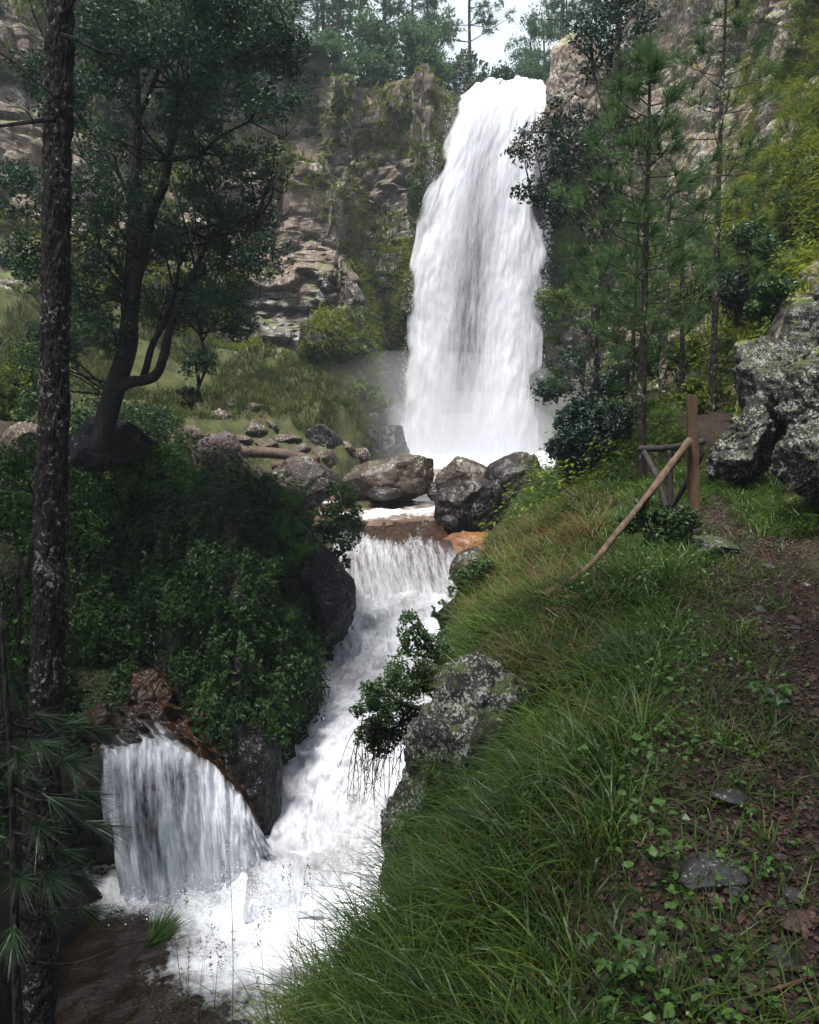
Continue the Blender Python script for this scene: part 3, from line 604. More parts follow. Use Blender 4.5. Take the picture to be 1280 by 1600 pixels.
# overhanging tree beside the fall
D2 = 14.
limbs = [(pl([(914, 765), (916, 700), (920, 620), (928, 520), (934, 430), (938, 340), (946, 250), (956, 160), (966, 60), (972, -30)], D2), .1, .035),
         (pl([(936, 380), (915, 330), (885, 300), (850, 285), (815, 300)], D2 - .2), .035, .008), (pl([(942, 300), (915, 240), (880, 215), (840, 205), (805, 235)], D2 - .1), .035, .008),
         (pl([(952, 190), (935, 140), (925, 90)], D2), .03, .008), (pl([(938, 330), (960, 290), (985, 270)], D2), .03, .008), (pl([(934, 420), (905, 350), (870, 335), (830, 310)], D2 - .3), .03, .006)]
CL = [(822, 230, 34), (805, 238, 18), (850, 205, 36), (880, 175, 34), (905, 225, 44), (870, 260, 36), (815, 300, 20), (845, 300, 32), (880, 320, 38), (860, 345, 22), (930, 270, 45), (950, 200, 44), (935, 110, 34), (965, 85, 38), (985, 130, 38), (950, 40, 45), (990, 30, 45), (920, 330, 42), (960, 330, 42), (960, -30, 60), (905, 60, 30), (1000, 210, 40)]
clumps = [(P(a, b, D2 + rng.uniform(-.8, .8)), size(r, 14)) for a, b, r in CL]
broadleaf('overhanging_tree', 'blue-green leafy tree reaching over the edge of the waterfall', limbs, clumps, 11000, .075, M['over'], M['bark_pale'], 9)

# ------------------------------------------------------------------ pines
def pine(name, label, trunk, r0, r1, t0, nbr, blen, L, per, wid, mneed, mbark, seed, group=None, tufts=3, up=.5, cat='pine tree', sides=9, gap=None, droop=.15):
    base = np.array(trunk[0]); root = empty(name, base, label, cat, group); q = ginterp(np.array(trunk), 40)
    A = Acc(); add_tube(A, q - base, np.linspace(r0, r1, 40), k=sides, wob=.08, seed=seed); V, F, _ = A.get(); tr = part('trunk', root, V, F, mbark, True)
    B = Acc(); cen = []; dr = []
    for k in range(nbr):
        t = t0 + (1 - t0) * (k + rng.uniform(0, .9)) / nbr; c = q[min(39, int(t * 39))]; f = (t - t0) / (1 - t0)
        l = blen * (np.sin(np.pi * (.18 + .8 * f)) ** .8 * (1.15 - .55 * f)) * rng.uniform(.6, 1.15)
        az = k * 2.4 + rng.uniform(-.5, .5); h = np.array((np.cos(az), np.sin(az), 0)); u = up * rng.uniform(.5, 1.3)
        pts = np.array([c, c + h * l * .4 + np.array((0, 0, l * .1 * u)), c + h * l * .75 + np.array((0, 0, l * .3 * u)), c + h * l + np.array((0, 0, l * .65 * u))])
        b = ginterp(pts, 9); add_tube(B, b - base, np.linspace(max(.006, r0 * .16), .004, 9), k=5, cap=False)
        cen.append(b[-1]); dr.append(unit(b[-1] - b[-3]))
        for j in range(tufts - 1):
            i = rng.integers(4, 8); sd = unit(np.cross(h, (0, 0, 1))) * rng.choice((-1, 1)); e = b[i] + (h * .5 + sd * rng.uniform(.5, 1) + np.array((0, 0, .5))) * l * rng.uniform(.15, .35)
            add_tube(B, np.array((b[i], (b[i] + e) / 2 - np.array((0, 0, .02)), e)) - base, (.007, .005, .004), k=3, cap=False); cen.append(e); dr.append(unit(e - b[i] + np.array((0, 0, .05))))
    cen.append(q[-1]); dr.append(np.array((0, 0, 1.)))
    V, F, _ = B.get(); part('branch', root, V, F, mbark, stuff=True, under=tr)
    cen = np.array(cen); dr = np.array(dr); V, F = needles(cen, dr, L, per, wid, 1.15, droop)
    part('crown', root, V - base, F, mneed, attrs={'rnd': rep(np.clip(rep(rng.uniform(0, .6, len(cen)), per) + rng.uniform(0, .4, len(cen) * per), 0, 1), 3)}, stuff=True)
    return root
# foreground trunk on the left
q = ginterp(np.array(pl([(52, 1640), (60, 1500), (66, 1300), (72, 1100), (78, 900), (84, 650), (88, 400), (92, 150), (95, 0), (99, -200), (102, -420)], 6.6)), 220)
base = q[0]; lp = empty('pine_tree', base, 'tall lichen-speckled pine trunk rising the full height beside the pool', 'pine tree')
th = np.linspace(0, 2 * np.pi, 40, endpoint=False); rr = np.interp(np.arange(220), [0, 60, 160, 219], [.17, .135, .098, .085])
tn = unit(np.gradient(q, axis=0)); ea = unit(np.cross(tn, (0, 1., 0))); eb = np.cross(tn, ea)
ring = ea[:, None] * np.cos(th)[None, :, None] + eb[:, None] * np.sin(th)[None, :, None]
pp = q[:, None] + ring * rr[:, None, None]; f1, fe, cr = voro(pp * np.array((14, 14, 5.5)), 8)
pp = pp + ring * (.016 * (cr - .3) - .02 * smooth(.22, 0, fe) + .01 * fbm(pp * 30, 2, 4))[..., None]
jj = np.arange(219)[:, None] * 40; kk = np.arange(40)[None]
ltr = part('trunk', lp, (pp - base).reshape(-1, 3), np.stack((jj + kk, jj + (kk + 1) % 40, jj + 40 + (kk + 1) % 40, jj + 40 + kk), -1).reshape(-1, 4), M['bark_pine'], True)
A = Acc()
for pts, r in (([(88, 150), (60, 130), (20, 95), (-30, 70)], .013), ([(86, 185), (50, 190), (0, 197), (-50, 205)], .02), ([(52, 190), (40, 172), (10, 166)], .007), ([(94, 55), (120, 62), (150, 78), (190, 86)], .02), ([(95, 20), (110, 8), (122, -8), (140, -30)], .014), ([(86, 170), (60, 158), (30, 110), (-10, 70)], .008), ([(90, 95), (60, 40), (40, -20)], .01)):
    b = ginterp(np.array(pl(pts, 6.5)), 12); add_tube(A, b - base, np.linspace(r, r * .35, 12), k=6, cap=False)
V, F, _ = A.get(); part('branch', lp, V, F, M['bark_dark'], under=ltr)
cen = P(100, -330, 6.6) + rand_dir(70) * np.array((1.9, 1.9, 1.1)) * rng.uniform(.4, 1, (70, 1)); V, F = needles(cen, unit(cen - P(100, -250, 6.6)), .3, 60, .007, 1.1)
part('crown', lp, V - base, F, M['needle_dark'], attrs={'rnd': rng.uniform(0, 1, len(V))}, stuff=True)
# unseen trees added around the viewpoint so their crowns shade the near banks
for k, (bx, by, ox, oy, top, wd, lab) in enumerate([(-5.6, 4.2, .3, .2, 11., 2.8, 'unseen pine added for shade on the near bank beyond the picture edge'), (-2.2, -1.2, .9, 1.0, 11.5, 3.0, 'unseen pine added for shade behind the viewpoint beside the stream'), (3.0, .3, -1.9, 2.2, 11., 2.7, 'unseen pine added for shade, leaning over the path beside the viewpoint'), (-7.2, 7.4, .5, .3, 11.5, 3.1, 'unseen pine added for shade on the dark bank beyond the picture edge'), (2.9, -2.2, -.5, 1., 11.5, 2.5, 'unseen pine added for shade behind the viewpoint above the path')]):
    b0 = np.array((bx, by, float(height(np.array([bx]), np.array([by]))[0]) - .2)); rt = empty('pine_tree', b0, lab, 'pine tree'); A = Acc()
    q = ginterp(np.array([(0, 0, 0), (ox * .3, oy * .3, top * .5), (ox, oy, top - b0[2])]), 24); add_tube(A, q, np.linspace(.17, .05, 24), k=9, wob=.08)
    cen = np.array((ox, oy, top - b0[2] - 1.2)) + rand_dir(190) * np.array((wd, wd, 2.0)) * rng.uniform(.15, 1, (190, 1)) ** .6
    for c in cen[:40]: s = q[rng.integers(12, 24)]; add_tube(A, np.array((s, (s + c) / 2, c)), (.03, .02, .008), k=4, cap=False)
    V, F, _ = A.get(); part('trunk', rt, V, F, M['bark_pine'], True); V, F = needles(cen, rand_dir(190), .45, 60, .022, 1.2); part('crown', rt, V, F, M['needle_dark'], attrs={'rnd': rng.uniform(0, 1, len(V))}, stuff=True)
# young pines on the right
pine('young_pine', 'young pine with bright needle tufts behind the wooden fence', pl([(1003, 765), (1003, 650), (1006, 500), (1010, 350), (1014, 200), (1016, 70)], 11.2), .065, .014, .34, 50, 1.05, .27, 44, .009, M['needle'], M['bark_mid'], 5, tufts=4, up=.75)
pine('slender_pine', 'thin sparse pine in front of the pink rock face', pl([(1112, 690), (1114, 600), (1120, 400), (1126, 200), (1132, 60), (1136, -40)], 14.8), .07, .018, .35, 44, 1.25, .3, 34, .011, M['needle'], M['bark_mid'], 8, tufts=3, up=.5)
pine('sapling_pine', 'slim lichened pine trunk between the overhanging tree and the fence', pl([(1034, 690), (1036, 600), (1040, 480), (1044, 380), (1046, 300)], 17), .1, .03, .45, 26, 1.0, .3, 30, .012, M['needle'], M['bark_pale'], 12, tufts=3)
pine('sapling_pine', 'thin pine close beside the young pine trunk', pl([(982, 720), (986, 620), (992, 480), (996, 400), (998, 330)], 13), .045, .015, .4, 26, .85, .28, 34, .01, M['needle'], M['bark_mid'], 13, tufts=3)
pine('sapling_pine', 'small pine with open branches below the overhanging tree', pl([(935, 735), (925, 640), (930, 520), (926, 430), (930, 370)], 15), .06, .015, .3, 30, 1.1, .28, 34, .011, M['needle'], M['bark_mid'], 14, tufts=3)
pine('slender_pine', 'thin bare pine stem standing on the slope beside the path', pl([(1064, 660), (1066, 560), (1066, 440), (1068, 330)], 18), .07, .02, .45, 24, 1.2, .3, 26, .012, M['needle'], M['bark_mid'], 15, tufts=3)
# young pine in the dark corner by the pool: boughs with long drooping needles
base = P(30, 1640, 5.0); sp = empty('pine_sapling', base, 'dark young pine with long drooping needles at the pool edge', 'pine tree')
A = Acc(); q = ginterp(np.array(pl([(30, 1640), (24, 1450), (20, 1250), (10, 1080), (0, 950)], 5.0)), 20); add_tube(A, q - base, np.linspace(.035, .012, 20), k=7)
cen = []; dr = []
for a, b, c, d in ((120, 1370, 20, 1330), (150, 1290, 20, 1260), (60, 1290, 22, 1300), (110, 1190, 18, 1190), (30, 1180, 18, 1200), (150, 1140, 14, 1130), (70, 1120, 12, 1110), (20, 1060, 6, 1050), (90, 1250, 20, 1230), (30, 1370, 22, 1390), (100, 1330, 22, 1310), (-20, 1250, 20, 1260), (50, 1220, 20, 1215), (120, 1130, 15, 1150), (140, 1420, 24, 1400), (80, 1430, 24, 1430), (20, 1460, 24, 1440), (-10, 1130, 12, 1140), (60, 1160, 16, 1165), (135, 1240, 20, 1225), (5, 1310, 20, 1320), (75, 1370, 22, 1360)):
    s = P(c, d, 5.0); e = P(a, b, 5.0 + rng.uniform(-.4, .4)); add_tube(A, ginterp(np.array((s, (s + e) / 2 - np.array((0, 0, .04)), e)), 6) - base, np.linspace(.01, .005, 6), k=4, cap=False); cen.append(e); dr.append(unit(e - s + np.array((0, 0, -.05))))
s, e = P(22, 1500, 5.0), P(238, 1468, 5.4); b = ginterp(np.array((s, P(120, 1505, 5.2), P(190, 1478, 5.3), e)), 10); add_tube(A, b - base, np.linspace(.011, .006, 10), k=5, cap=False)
V, F, _ = A.get(); part('trunk', sp, V, F, M['bark_dark'], True)
V, F = needles(np.array(cen), np.array(dr), .3, 110, .0055, .8, .55); nv = len(V)
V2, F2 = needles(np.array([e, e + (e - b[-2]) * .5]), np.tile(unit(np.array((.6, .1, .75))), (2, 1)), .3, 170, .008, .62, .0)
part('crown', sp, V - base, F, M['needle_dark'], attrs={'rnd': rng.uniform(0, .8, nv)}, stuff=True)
part('lit_needle_tuft', sp, V2 - base, F2, M['needle'], attrs={'rnd': rng.uniform(.3, 1, len(V2))}, stuff=True)  # lit bough tip: the light is put in as a brighter needle colour

# ------------------------------------------------------------------ rim forest above the cliffs (prototypes and copies)
def rim_proto(name, kind, h, seed, label):
    root = empty(name, (0, 0, 0), label, 'tree', 'trees along the cliff rim')
    A = Acc(); q = ginterp(np.array([(0, 0, -.6), (.05 * h * rng.uniform(-1, 1), 0, h * .5), (rng.uniform(-.04, .04) * h, 0, h)]), 14); add_tube(A, q, np.linspace(.011 * h + .02, .03, 14), k=6)
    cen = []
    if kind == 'pine':
        for k in range(34):
            t = rng.uniform(.4, .98); a = rng.uniform(0, 6.28); l = h * .17 * (1.15 - t) * 1.7 * rng.uniform(.5, 1.2); s = q[int(t * 13)]; e = s + np.array((np.cos(a) * l, np.sin(a) * l, l * .25))
            add_tube(A, np.array((s, (s + e) / 2, e)), (.03, .02, .01), k=3, cap=False); cen += [e + rand_dir(1)[0] * .25 for _ in range(9)] + [(s * .4 + e * .6) + rand_dir(1)[0] * .3 for _ in range(5)]
        cen.append(q[-1]); cen = np.array(cen); V, F = needles(cen, unit(rand_dir(len(cen)) + np.array((0, 0, .4))), .42, 12, .035, 1.1)
        r = rep(np.clip(rep(rng.uniform(0, .7, len(cen)), 12) + rng.uniform(0, .3, len(cen) * 12), 0, 1), 3)
    else:
        lo = .12 if kind == 'bush' else .35
        for k in range(16):
            t = rng.uniform(lo, 1); a = rng.uniform(0, 6.28); w = h * (.32 if kind == 'bush' else .2) * np.sin(np.pi * (.15 + .75 * (t - lo) / (1 - lo))) * rng.uniform(.4, 1); c = q[int(t * 13)] + np.array((np.cos(a) * w, np.sin(a) * w, 0))
            add_tube(A, np.array((q[int(t * 9)], (q[int(t * 9)] + c) / 2 + (0, 0, .1), c)), (.035, .025, .012), k=3, cap=False); cen.append(clump_points(c, h * .1 + .35, 240, seed * 7 + k))
        cen = np.concatenate(cen); V, F = leaves(cen, .2 * rng.uniform(.6, 1.3, len(cen)), np.array((0, 0, .4)), 1.3, .55); r = rep(rng.uniform(0, 1, len(cen)), 4)
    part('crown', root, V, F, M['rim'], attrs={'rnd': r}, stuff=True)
    V, F, _ = A.get(); part('trunk', root, V, F, M['bark_mid'])
    return root
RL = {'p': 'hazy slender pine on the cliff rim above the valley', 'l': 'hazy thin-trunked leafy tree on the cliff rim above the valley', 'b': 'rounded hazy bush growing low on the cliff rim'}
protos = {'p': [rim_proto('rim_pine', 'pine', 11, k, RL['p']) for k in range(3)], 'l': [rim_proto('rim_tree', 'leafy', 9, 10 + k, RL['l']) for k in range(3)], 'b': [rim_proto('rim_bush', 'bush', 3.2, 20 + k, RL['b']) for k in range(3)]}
used = set()
def put(kind, k, loc, rz, s, label=None, group='trees along the cliff rim'):
    src = protos[kind][k % len(protos[kind])]; lab = label or RL[kind]
    if src.name not in used:
        used.add(src.name); src.location = tuple(loc); src.rotation_euler = (0, 0, rz); src.scale = (s, s, s); src['label'] = lab; src['group'] = group
        return src
    return copy_thing(src, loc, rz, s, lab, group)
n = 0
RIM = []
def rim_label(kd, x, s):
    where = 'above the tall cliff' if x < -5 else 'above the shaded cliff' if x < -2 else 'over the dark cleft' if x < 1 else 'beside the fall lip' if x < 3 else 'behind the fall lip' if x < 6 else 'across the fall' if x < 8.5 else 'above the pink gorge wall'
    lo, hi = {'p': (.85, 1.02), 'l': (.65, .9), 'b': (.85, 1.02)}[kd]; big = 'short' if s < lo else 'medium-tall' if s < hi else 'tall'
    return big + {'p': ' slender pine on the rim ', 'l': ' thin-trunked leafy tree on the rim ', 'b': ' rounded bush on the rim '}[kd] + where
for x in np.arange(-9, 1.4, 1.1): RIM.append(('p' if rng.uniform() < .5 else 'l', x + rng.uniform(-.4, .4), rng.uniform(44.5, 56), rng.uniform(.75, 1.25)))
for x in np.arange(-8, 1.5, 1.0): RIM.append(('b', x + rng.uniform(-.4, .4), rng.uniform(43.5, 46), rng.uniform(.7, 1.2)))
for x in (.7, 1.3, 6.8, 7.5, 8.1): RIM.append(('l' if rng.uniform() < .7 else 'p', x + rng.uniform(-.2, .2), rng.uniform(50, 60), rng.uniform(.55, .8)))
for x in np.arange(1.5, 9, .9): RIM.append(('b', x, rng.uniform(48.5, 52), rng.uniform(.7, 1.1)))
for x in np.arange(7.8, 15, .9): RIM.append(('p' if rng.uniform() < .6 else 'l', x, rng.uniform(44.5, 54), rng.uniform(.7, 1.1)))
for kd, x, y, s in RIM:
    n += 1; put(kd, n, (x, y, plat(x, y) - .1), rng.uniform(0, 6), s, rim_label(kd, x, s))
put('p', 1, (3.3, 47.5, plat(3.3, 47.5) - .1), 2., .95, 'bare leaning pine standing apart against the white sky gap', 'trees along the cliff rim')
# ------------------------------------------------------------------ grass and undergrowth (uncountable: stuff)
def stuff(name, V, F, mat, rnd, label=None):
    o = mk(name, V, F, mat, attrs={'rnd': rnd}); o['kind'] = 'stuff'; return o
def on_ground(x, y): return np.stack((x, y, height(x, y)), -1)
def gnormal(x, y, e=.08):
    hx = (height(x + e, y) - height(x - e, y)) / (2 * e); hy = (height(x, y + e) - height(x, y - e)) / (2 * e); return unit(np.stack((-hx, -hy, np.ones_like(hx)), -1))
def tussocks(name, cx, cy, per, L, W, mat, seg, rad_, seed, bend=(1.1, 2.7), toward=None):
    n = len(cx); c = on_ground(cx, cy); nr = gnormal(cx, cy); k = n * per
    off = rng.normal(size=(k, 2)) * rep(rad_ * np.ones(n), per)[:, None]
    rx = rep(cx, per) + off[:, 0]; ry = rep(cy, per) + off[:, 1]; root = np.stack((rx, ry, height(rx, ry) - .02), -1)
    o3 = np.concatenate((off, np.zeros((k, 1))), -1); sl = rep(nr, per).reshape(-1, 3) if False else np.repeat(nr, per, 0)
    down = sl * np.array((1, 1, 0)); lean = unit(o3 / np.maximum(np.linalg.norm(o3, axis=1, keepdims=True), 1e-6) + .9 * down + .6 * rand_dir(k) * np.array((1, 1, .2)) + (np.zeros(3) if toward is None else toward)); lean[:, 2] -= .12; lean = unit(lean)
    up = unit(np.array((0, 0, 1.)) + .3 * lean + .22 * rand_dir(k) + .25 * sl)
    sc = rep(rng.uniform(.65, 1.25, n), per) * rng.uniform(.55, 1.1, k)
    V, F = blades(root, up, lean, L * sc, W * rng.uniform(.6, 1.2, k), seg, rng.uniform(*bend, k))
    r = np.clip(rep(rng.uniform(-.1, .75, n), per) + rng.uniform(-.2, .4, k), 0, 1)
    return stuff(name, V, F, mat, rep(r, 2 * (seg + 1)))
def region(n, y0, y1, f0, f1, pw=1.6):
    """plan points between lip (f=0) and path edge (f=1), denser close to the camera"""
    y = y0 + (y1 - y0) * rng.uniform(0, 1, n) ** pw; xe, xp = np.interp(y, YT, XE), np.interp(y, YT, XP)
    return xe + (xp - xe) * rng.uniform(f0, f1, n), y
def keepg(x, y):
    """thins the grass towards the path and leaves bare patches"""
    f = (x - np.interp(y, YT, XE)) / (np.interp(y, YT, XP) - np.interp(y, YT, XE)); g = fbm(np.stack((x, y, 0 * x), -1) * 1.3, 3, 5)
    return (g + rng.uniform(-.4, .4, len(x)) > -.45 - .5 * smooth(4, 4.6, y) + .7 * smooth(.75, 1.1, f) * (y < 6.5))
x, y = region(1500, 1.7, 7.0, -.12, .95, 1.2); k = keepg(x, y); tussocks('grass', x[k], y[k], 16, .34, .0075, M['grass'], 5, .05, 1, (1.3, 3.0)); x, y = region(150, 1.8, 6, .0, .9, 1.); tussocks('dry_grass', x, y, 9, .34, .005, M['dry'], 5, .05, 1, (.6, 2.6))
x, y = region(420, 4.2, 7.2, .0, .85, 1.); tussocks('grass', x, y, 16, .3, .008, M['grass'], 4, .06, 9)
x, y = region(1800, 6.0, 16, -.22, 1.0, 1.1); k = keepg(x, y); tussocks('grass', x[k], y[k], 20, .3, .010, M['grass'], 3, .07, 2)
x, y = region(300, 1.8, 4.6, -.1, .7, 1.0); k = keepg(x, y); tussocks('grass', x[k], y[k], 20, .46, .0065, M['grass'], 5, .04, 3, (1.3, 2.5))
x, y = region(300, 5.0, 12, .0, .6, 1.0); m_ = fbm(np.stack((x, y, 0 * x), -1) * 1.1, 3, 6) > .02; tussocks('dry_grass', x[m_], y[m_], 22, .4, .008, M['dry'], 4, .06, 4, (1.1, 2.3))
x, y = region(260, 1.8, 8, .75, 1.35, 1.0); tussocks('grass', x, y, 14, .22, .006, M['grass'], 3, .05, 5)
# green verge between the post and the lichened rocks
x = rng.uniform(3.0, 4.9, 420); y = rng.uniform(7.6, 11.5, 420); k = (x - np.interp(y, YT, XP) > .45) | (y > 9.2); tussocks('grass', x[k], y[k], 26, .3, .009, M['grass'], 3, .06, 6)
# pool-side stems with seed heads in front of the water
n = 46; x = rng.uniform(-1.15, -.35, n); y = rng.uniform(2.6, 3.9, n); root = on_ground(x, y)
root[:, 2] = np.maximum(root[:, 2], -1.5)
V, F = blades(root, unit(np.array((0, 0, 1.)) + .12 * rand_dir(n)), unit(rand_dir(n) * np.array((1, .6, .0)) + 1e-3), rng.uniform(.45, .95, n), .0045, 6, rng.uniform(.1, .7, n)); F_ = F; tips = V.reshape(n, 14, 3)[:, 12]
hd = np.repeat(tips, 16, 0) - np.repeat(rng.uniform(0, .13, (n, 16)).reshape(-1, 1), 1, 1) * np.array((0, 0, 1.)) + rng.normal(size=(n * 16, 3)) * .006; V2, F2 = leaves(hd, .016, aspect=.3)
stuff('seed_grass', np.concatenate((V, V2)), np.concatenate((F, F2 + len(V))), M['dry'], np.concatenate((rng.uniform(0, .6, len(V)), rng.uniform(0, 1, len(V2)))))
# talus grass under the cliff
x = rng.uniform(-14, 0, 9000); y = rng.uniform(22, 40, 9000); dm = sdist(MOUND, x, y); z = height(x, y); k = (dm > .4) & (fbm(np.stack((x, y, 0 * x), -1) * .5, 3, 44) > -.25) & ((z > .2) | (y > 31)); tussocks('talus_grass', x[k], y[k], 9, .42, .035, M['talusgrass'], 2, .12, 7, (.5, 1.4))
# ledge grass on the cliffs
def ledge_grass(name, V, F, n, L, W, mat, nzmin, thr, seed, extra=None, sc=.35, hang=.9):
    def w(c, N):
        g = fbm(c * sc, 3, seed); k = (g > thr) * (.15 + np.clip(np.abs(N[:, 2]) - nzmin, 0, 1) * 3)
        return k * (extra(c) if extra is not None else 1)
    p, N = scatter(V, F, n, w); N = N * np.where(N[:, 1:2] > 0, -1, 1); lean = unit(N * np.array((1, 1, 0)) + .5 * rand_dir(n) + np.array((0, 0, -hang))); up = unit(np.array((0, 0, 1.)) + .8 * N + .4 * rand_dir(n))
    V2, F2 = blades(p, up, lean, L * rng.uniform(.5, 1.3, n), W * rng.uniform(.6, 1.2, n), 2, rng.uniform(.8, 1.9, n)); g = .5 + .6 * fbm(p * .6, 2, seed + 5)
    return stuff(name, V2, F2, mat, rep(np.clip(g * .7 + rng.uniform(-.1, .4, n), 0, 1), 6))
ledge_grass('cliff_grass', cl_V, cl_F, 42000, .5, .045, M['cliffgrass'], .1, -.02, 60, lambda c: (c[:, 0] > -16) * (.4 + (c[:, 2] < 6) * .6))
ledge_grass('cliff_grass', bk_V, bk_F, 16000, .5, .045, M['cliffgrass'], .05, -.05, 61, lambda c: ((c[:, 0] < 1.9) | (c[:, 0] > 6.8)) * 1.)
ledge_grass('wall_grass', wl_V, wl_F, 140000, .45, .03, M['cliffgrass'], -.1, -.3, 62, lambda c: (c[:, 1] > 6) * (.08 + .9 * (c[:, 1] < 14) * (fbm(c * .9, 2, 7) > .1) + 1.3 * (c[:, 1] < 27) * smooth(9, 15, c[:, 1]) + 5 * smooth(.33, .40, c[:, 0] / np.maximum(c[:, 1], 1)) * (c[:, 1] > 13)) * (c[:, 2] > 2.2))
# leafy undergrowth
def undergrowth(name, V, F, n, siz, depth, mat, weight, seed, spread=.9):
    p, N = scatter(V, F, n, weight); N = N * np.sign((N * (np.array((0, 0, EYE)) - p)).sum(1, keepdims=True) + 1e-6)
    h = np.clip(.5 + .9 * fbm(p * 1.1, 3, seed), 0, 1.2); p = p + (N * .6 + np.array((0, 0, .4))) * (depth * h * rng.uniform(0, 1, n) ** .6)[:, None]
    V2, F2 = leaves(p, siz * rng.uniform(.55, 1.3, n), N + np.array((0, 0, .5)), spread, .5)
    return stuff(name, V2, F2, mat, rep(np.clip(rng.uniform(0, .8, n) + .35 * fbm(p * .9, 2, seed + 3), 0, 1), 4))
mnd = lambda c, N: (sdist(MOUND, c[:, 0], c[:, 1]) > .02) * (c[:, 1] < 19) * (c[:, 0] > -7) * (c[:, 2] > -4.2) * (1 - .9 * ((c[:, 0] > -1.75) & (c[:, 2] < -1.7))) * (1 - .93 * ((c[:, 1] > 15.4) & (c[:, 0] > -4.9)))
undergrowth('undergrowth', gV, gF, 80000, .09, .8, M['under'], mnd, 70, 1.3)
lbk = lambda c, N: (sdist(LBANK, c[:, 0], c[:, 1]) > .15) * (c[:, 1] > 4) * (c[:, 0] > -8) * (c[:, 2] > -3.6) + 3. * (c[:, 1] > 11.2) * (c[:, 1] < 14.5) * (c[:, 0] < -4.1) * (c[:, 0] > -6)
undergrowth('undergrowth', gV, gF, 40000, .07, .6, M['under'], lbk, 71, 1.3)
undergrowth('undergrowth', gV, gF, 9000, .07, .45, M['under'], lambda c, N: (c[:, 1] > 11.6) * (c[:, 1] < 15) * (c[:, 0] < -4.2) * (c[:, 0] > -6.2) * (c[:, 2] < -1.5), 79, 1.3)
rgt = lambda c, N: (c[:, 0] > np.interp(c[:, 1], YT, XE) - .2) * (c[:, 1] > 11.5) * (c[:, 0] < 9) * (.4 + (fbm(c * .7, 2, 9) > 0)) * (1 - .95 * ((np.abs(c[:, 0] - np.interp(c[:, 1], YT, XP) - .4) < .5) & (c[:, 1] < 15)))
undergrowth('hillside_undergrowth', gV, gF, 32000, .1, .7, M['hill'], rgt, 72)
undergrowth('hillside_undergrowth', wl_V, wl_F, 95000, .12, .6, M['hill'], lambda c, N: (c[:, 1] > 9.5) * (fbm(c * .4, 3, 33) > -.3) * (c[:, 2] < 12) * (.2 + (c[:, 1] > 13)) * (1 - .93 * ((c[:, 2] > 7) & (c[:, 1] > 21))), 73)
undergrowth('cliff_undergrowth', bk_V, bk_F, 26000, .18, .5, M['hill'], lambda c, N: (((c[:, 0] < 2.2) & (c[:, 0] > .1)) | (c[:, 0] > 7)) * (fbm(c * .4, 3, 34) > -.1) * (c[:, 2] > 4) * (c[:, 2] < 11), 74)
undergrowth('cliff_undergrowth', cl_V, cl_F, 12000, .2, .5, M['hill'], lambda c, N: (c[:, 0] > -17) * (fbm(c * .3, 3, 35) > .3), 75)
# leaf litter on the path
n = 30000; y = 1.6 + 8 * rng.uniform(0, 1, n) ** 1.5; x = np.interp(y, YT, XP) + rng.uniform(-.35, 1.25, n); c = on_ground(x, y) + np.stack((0 * x, 0 * x, rng.uniform(0, .012, n)), -1)
V, F = leaves(c, .024 * rng.uniform(.3, 1.5, n), gnormal(x, y), .7, .75, True); stuff('leaf_litter', V, F, M['litter'], rep(rng.uniform(0, 1, n), 6))

# small round-leaved ground cover creeping over the path edges
n = 3000; y = 1.7 + 7 * rng.uniform(0, 1, n) ** 1.3; x = np.interp(y, YT, XP) + rng.normal(size=n) * .32 + .1; k = fbm(np.stack((x, y, 0 * x), -1) * 2.6, 3, 15) > .1; x, y = x[k], y[k]; n = len(x)
c = on_ground(x, y) + np.stack((0 * x, 0 * x, rng.uniform(.01, .07, n)), -1); V, F = leaves(c, .026 * rng.uniform(.5, 1.4, n), gnormal(x, y), .8, .75, True); stuff('ground_cover', V, F, M['weed'], rep(rng.uniform(0, 1, n), 6))
n = 3200; x, y = region(3200, 1.8, 7, .05, 1.1, 1.2); k = fbm(np.stack((x, y, 0 * x), -1) * 2.2, 3, 25) > .15; x, y = x[k], y[k]; n = len(x)
c = on_ground(x, y) + np.stack((0 * x, 0 * x, rng.uniform(.05, .22, n)), -1); V, F = leaves(c, .034 * rng.uniform(.5, 1.4, n), gnormal(x, y), .8, .7, True); stuff('ground_cover', V, F, M['weed'], rep(rng.uniform(0, 1, n), 6))
# thin grass straggling across the path
x, y = region(800, 1.8, 9, .7, 1.6, 1.2); k = fbm(np.stack((x, y, 0 * x), -1) * 2., 3, 16) > -.1; tussocks('grass', x[k], y[k], 9, .19, .006, M['grass'], 4, .04, 8)
# ------------------------------------------------------------------ rocks
def G(px, row, y0=1.2, y1=45):
    """ground point under a photo pixel"""
    ys = np.exp(np.linspace(np.log(y0), np.log(y1), 500)); p = P(np.full(500, px), np.full(500, row), ys); hit = p[:, 2] < height(p[:, 0], p[:, 1])
    return p[np.argmax(hit)] if hit.any() else p[-1]
def cubesphere(n):
    t = np.tan(np.linspace(-np.pi / 4, np.pi / 4, n)); a, b = np.meshgrid(t, t, indexing='ij'); o = np.ones_like(a); Vs = []; Fs = []; F = gridF(n, n)
    for k, (x, y, z) in enumerate(((o, a, b), (-o, b, a), (b, o, a), (a, -o, b), (a, b, o), (b, a, -o))):
        Vs.append(np.stack((x, y, z), -1).reshape(-1, 3)); Fs.append(F + k * n * n)
    V = unit(np.concatenate(Vs)); F = np.concatenate(Fs); key = np.round(V * 1e5).astype(np.int64); _, first, inv = np.unique(key, axis=0, return_index=True, return_inverse=True)
    return V[first], inv.ravel()[F]
CS = {n: cubesphere(n) for n in (9, 14, 24, 40, 60)}
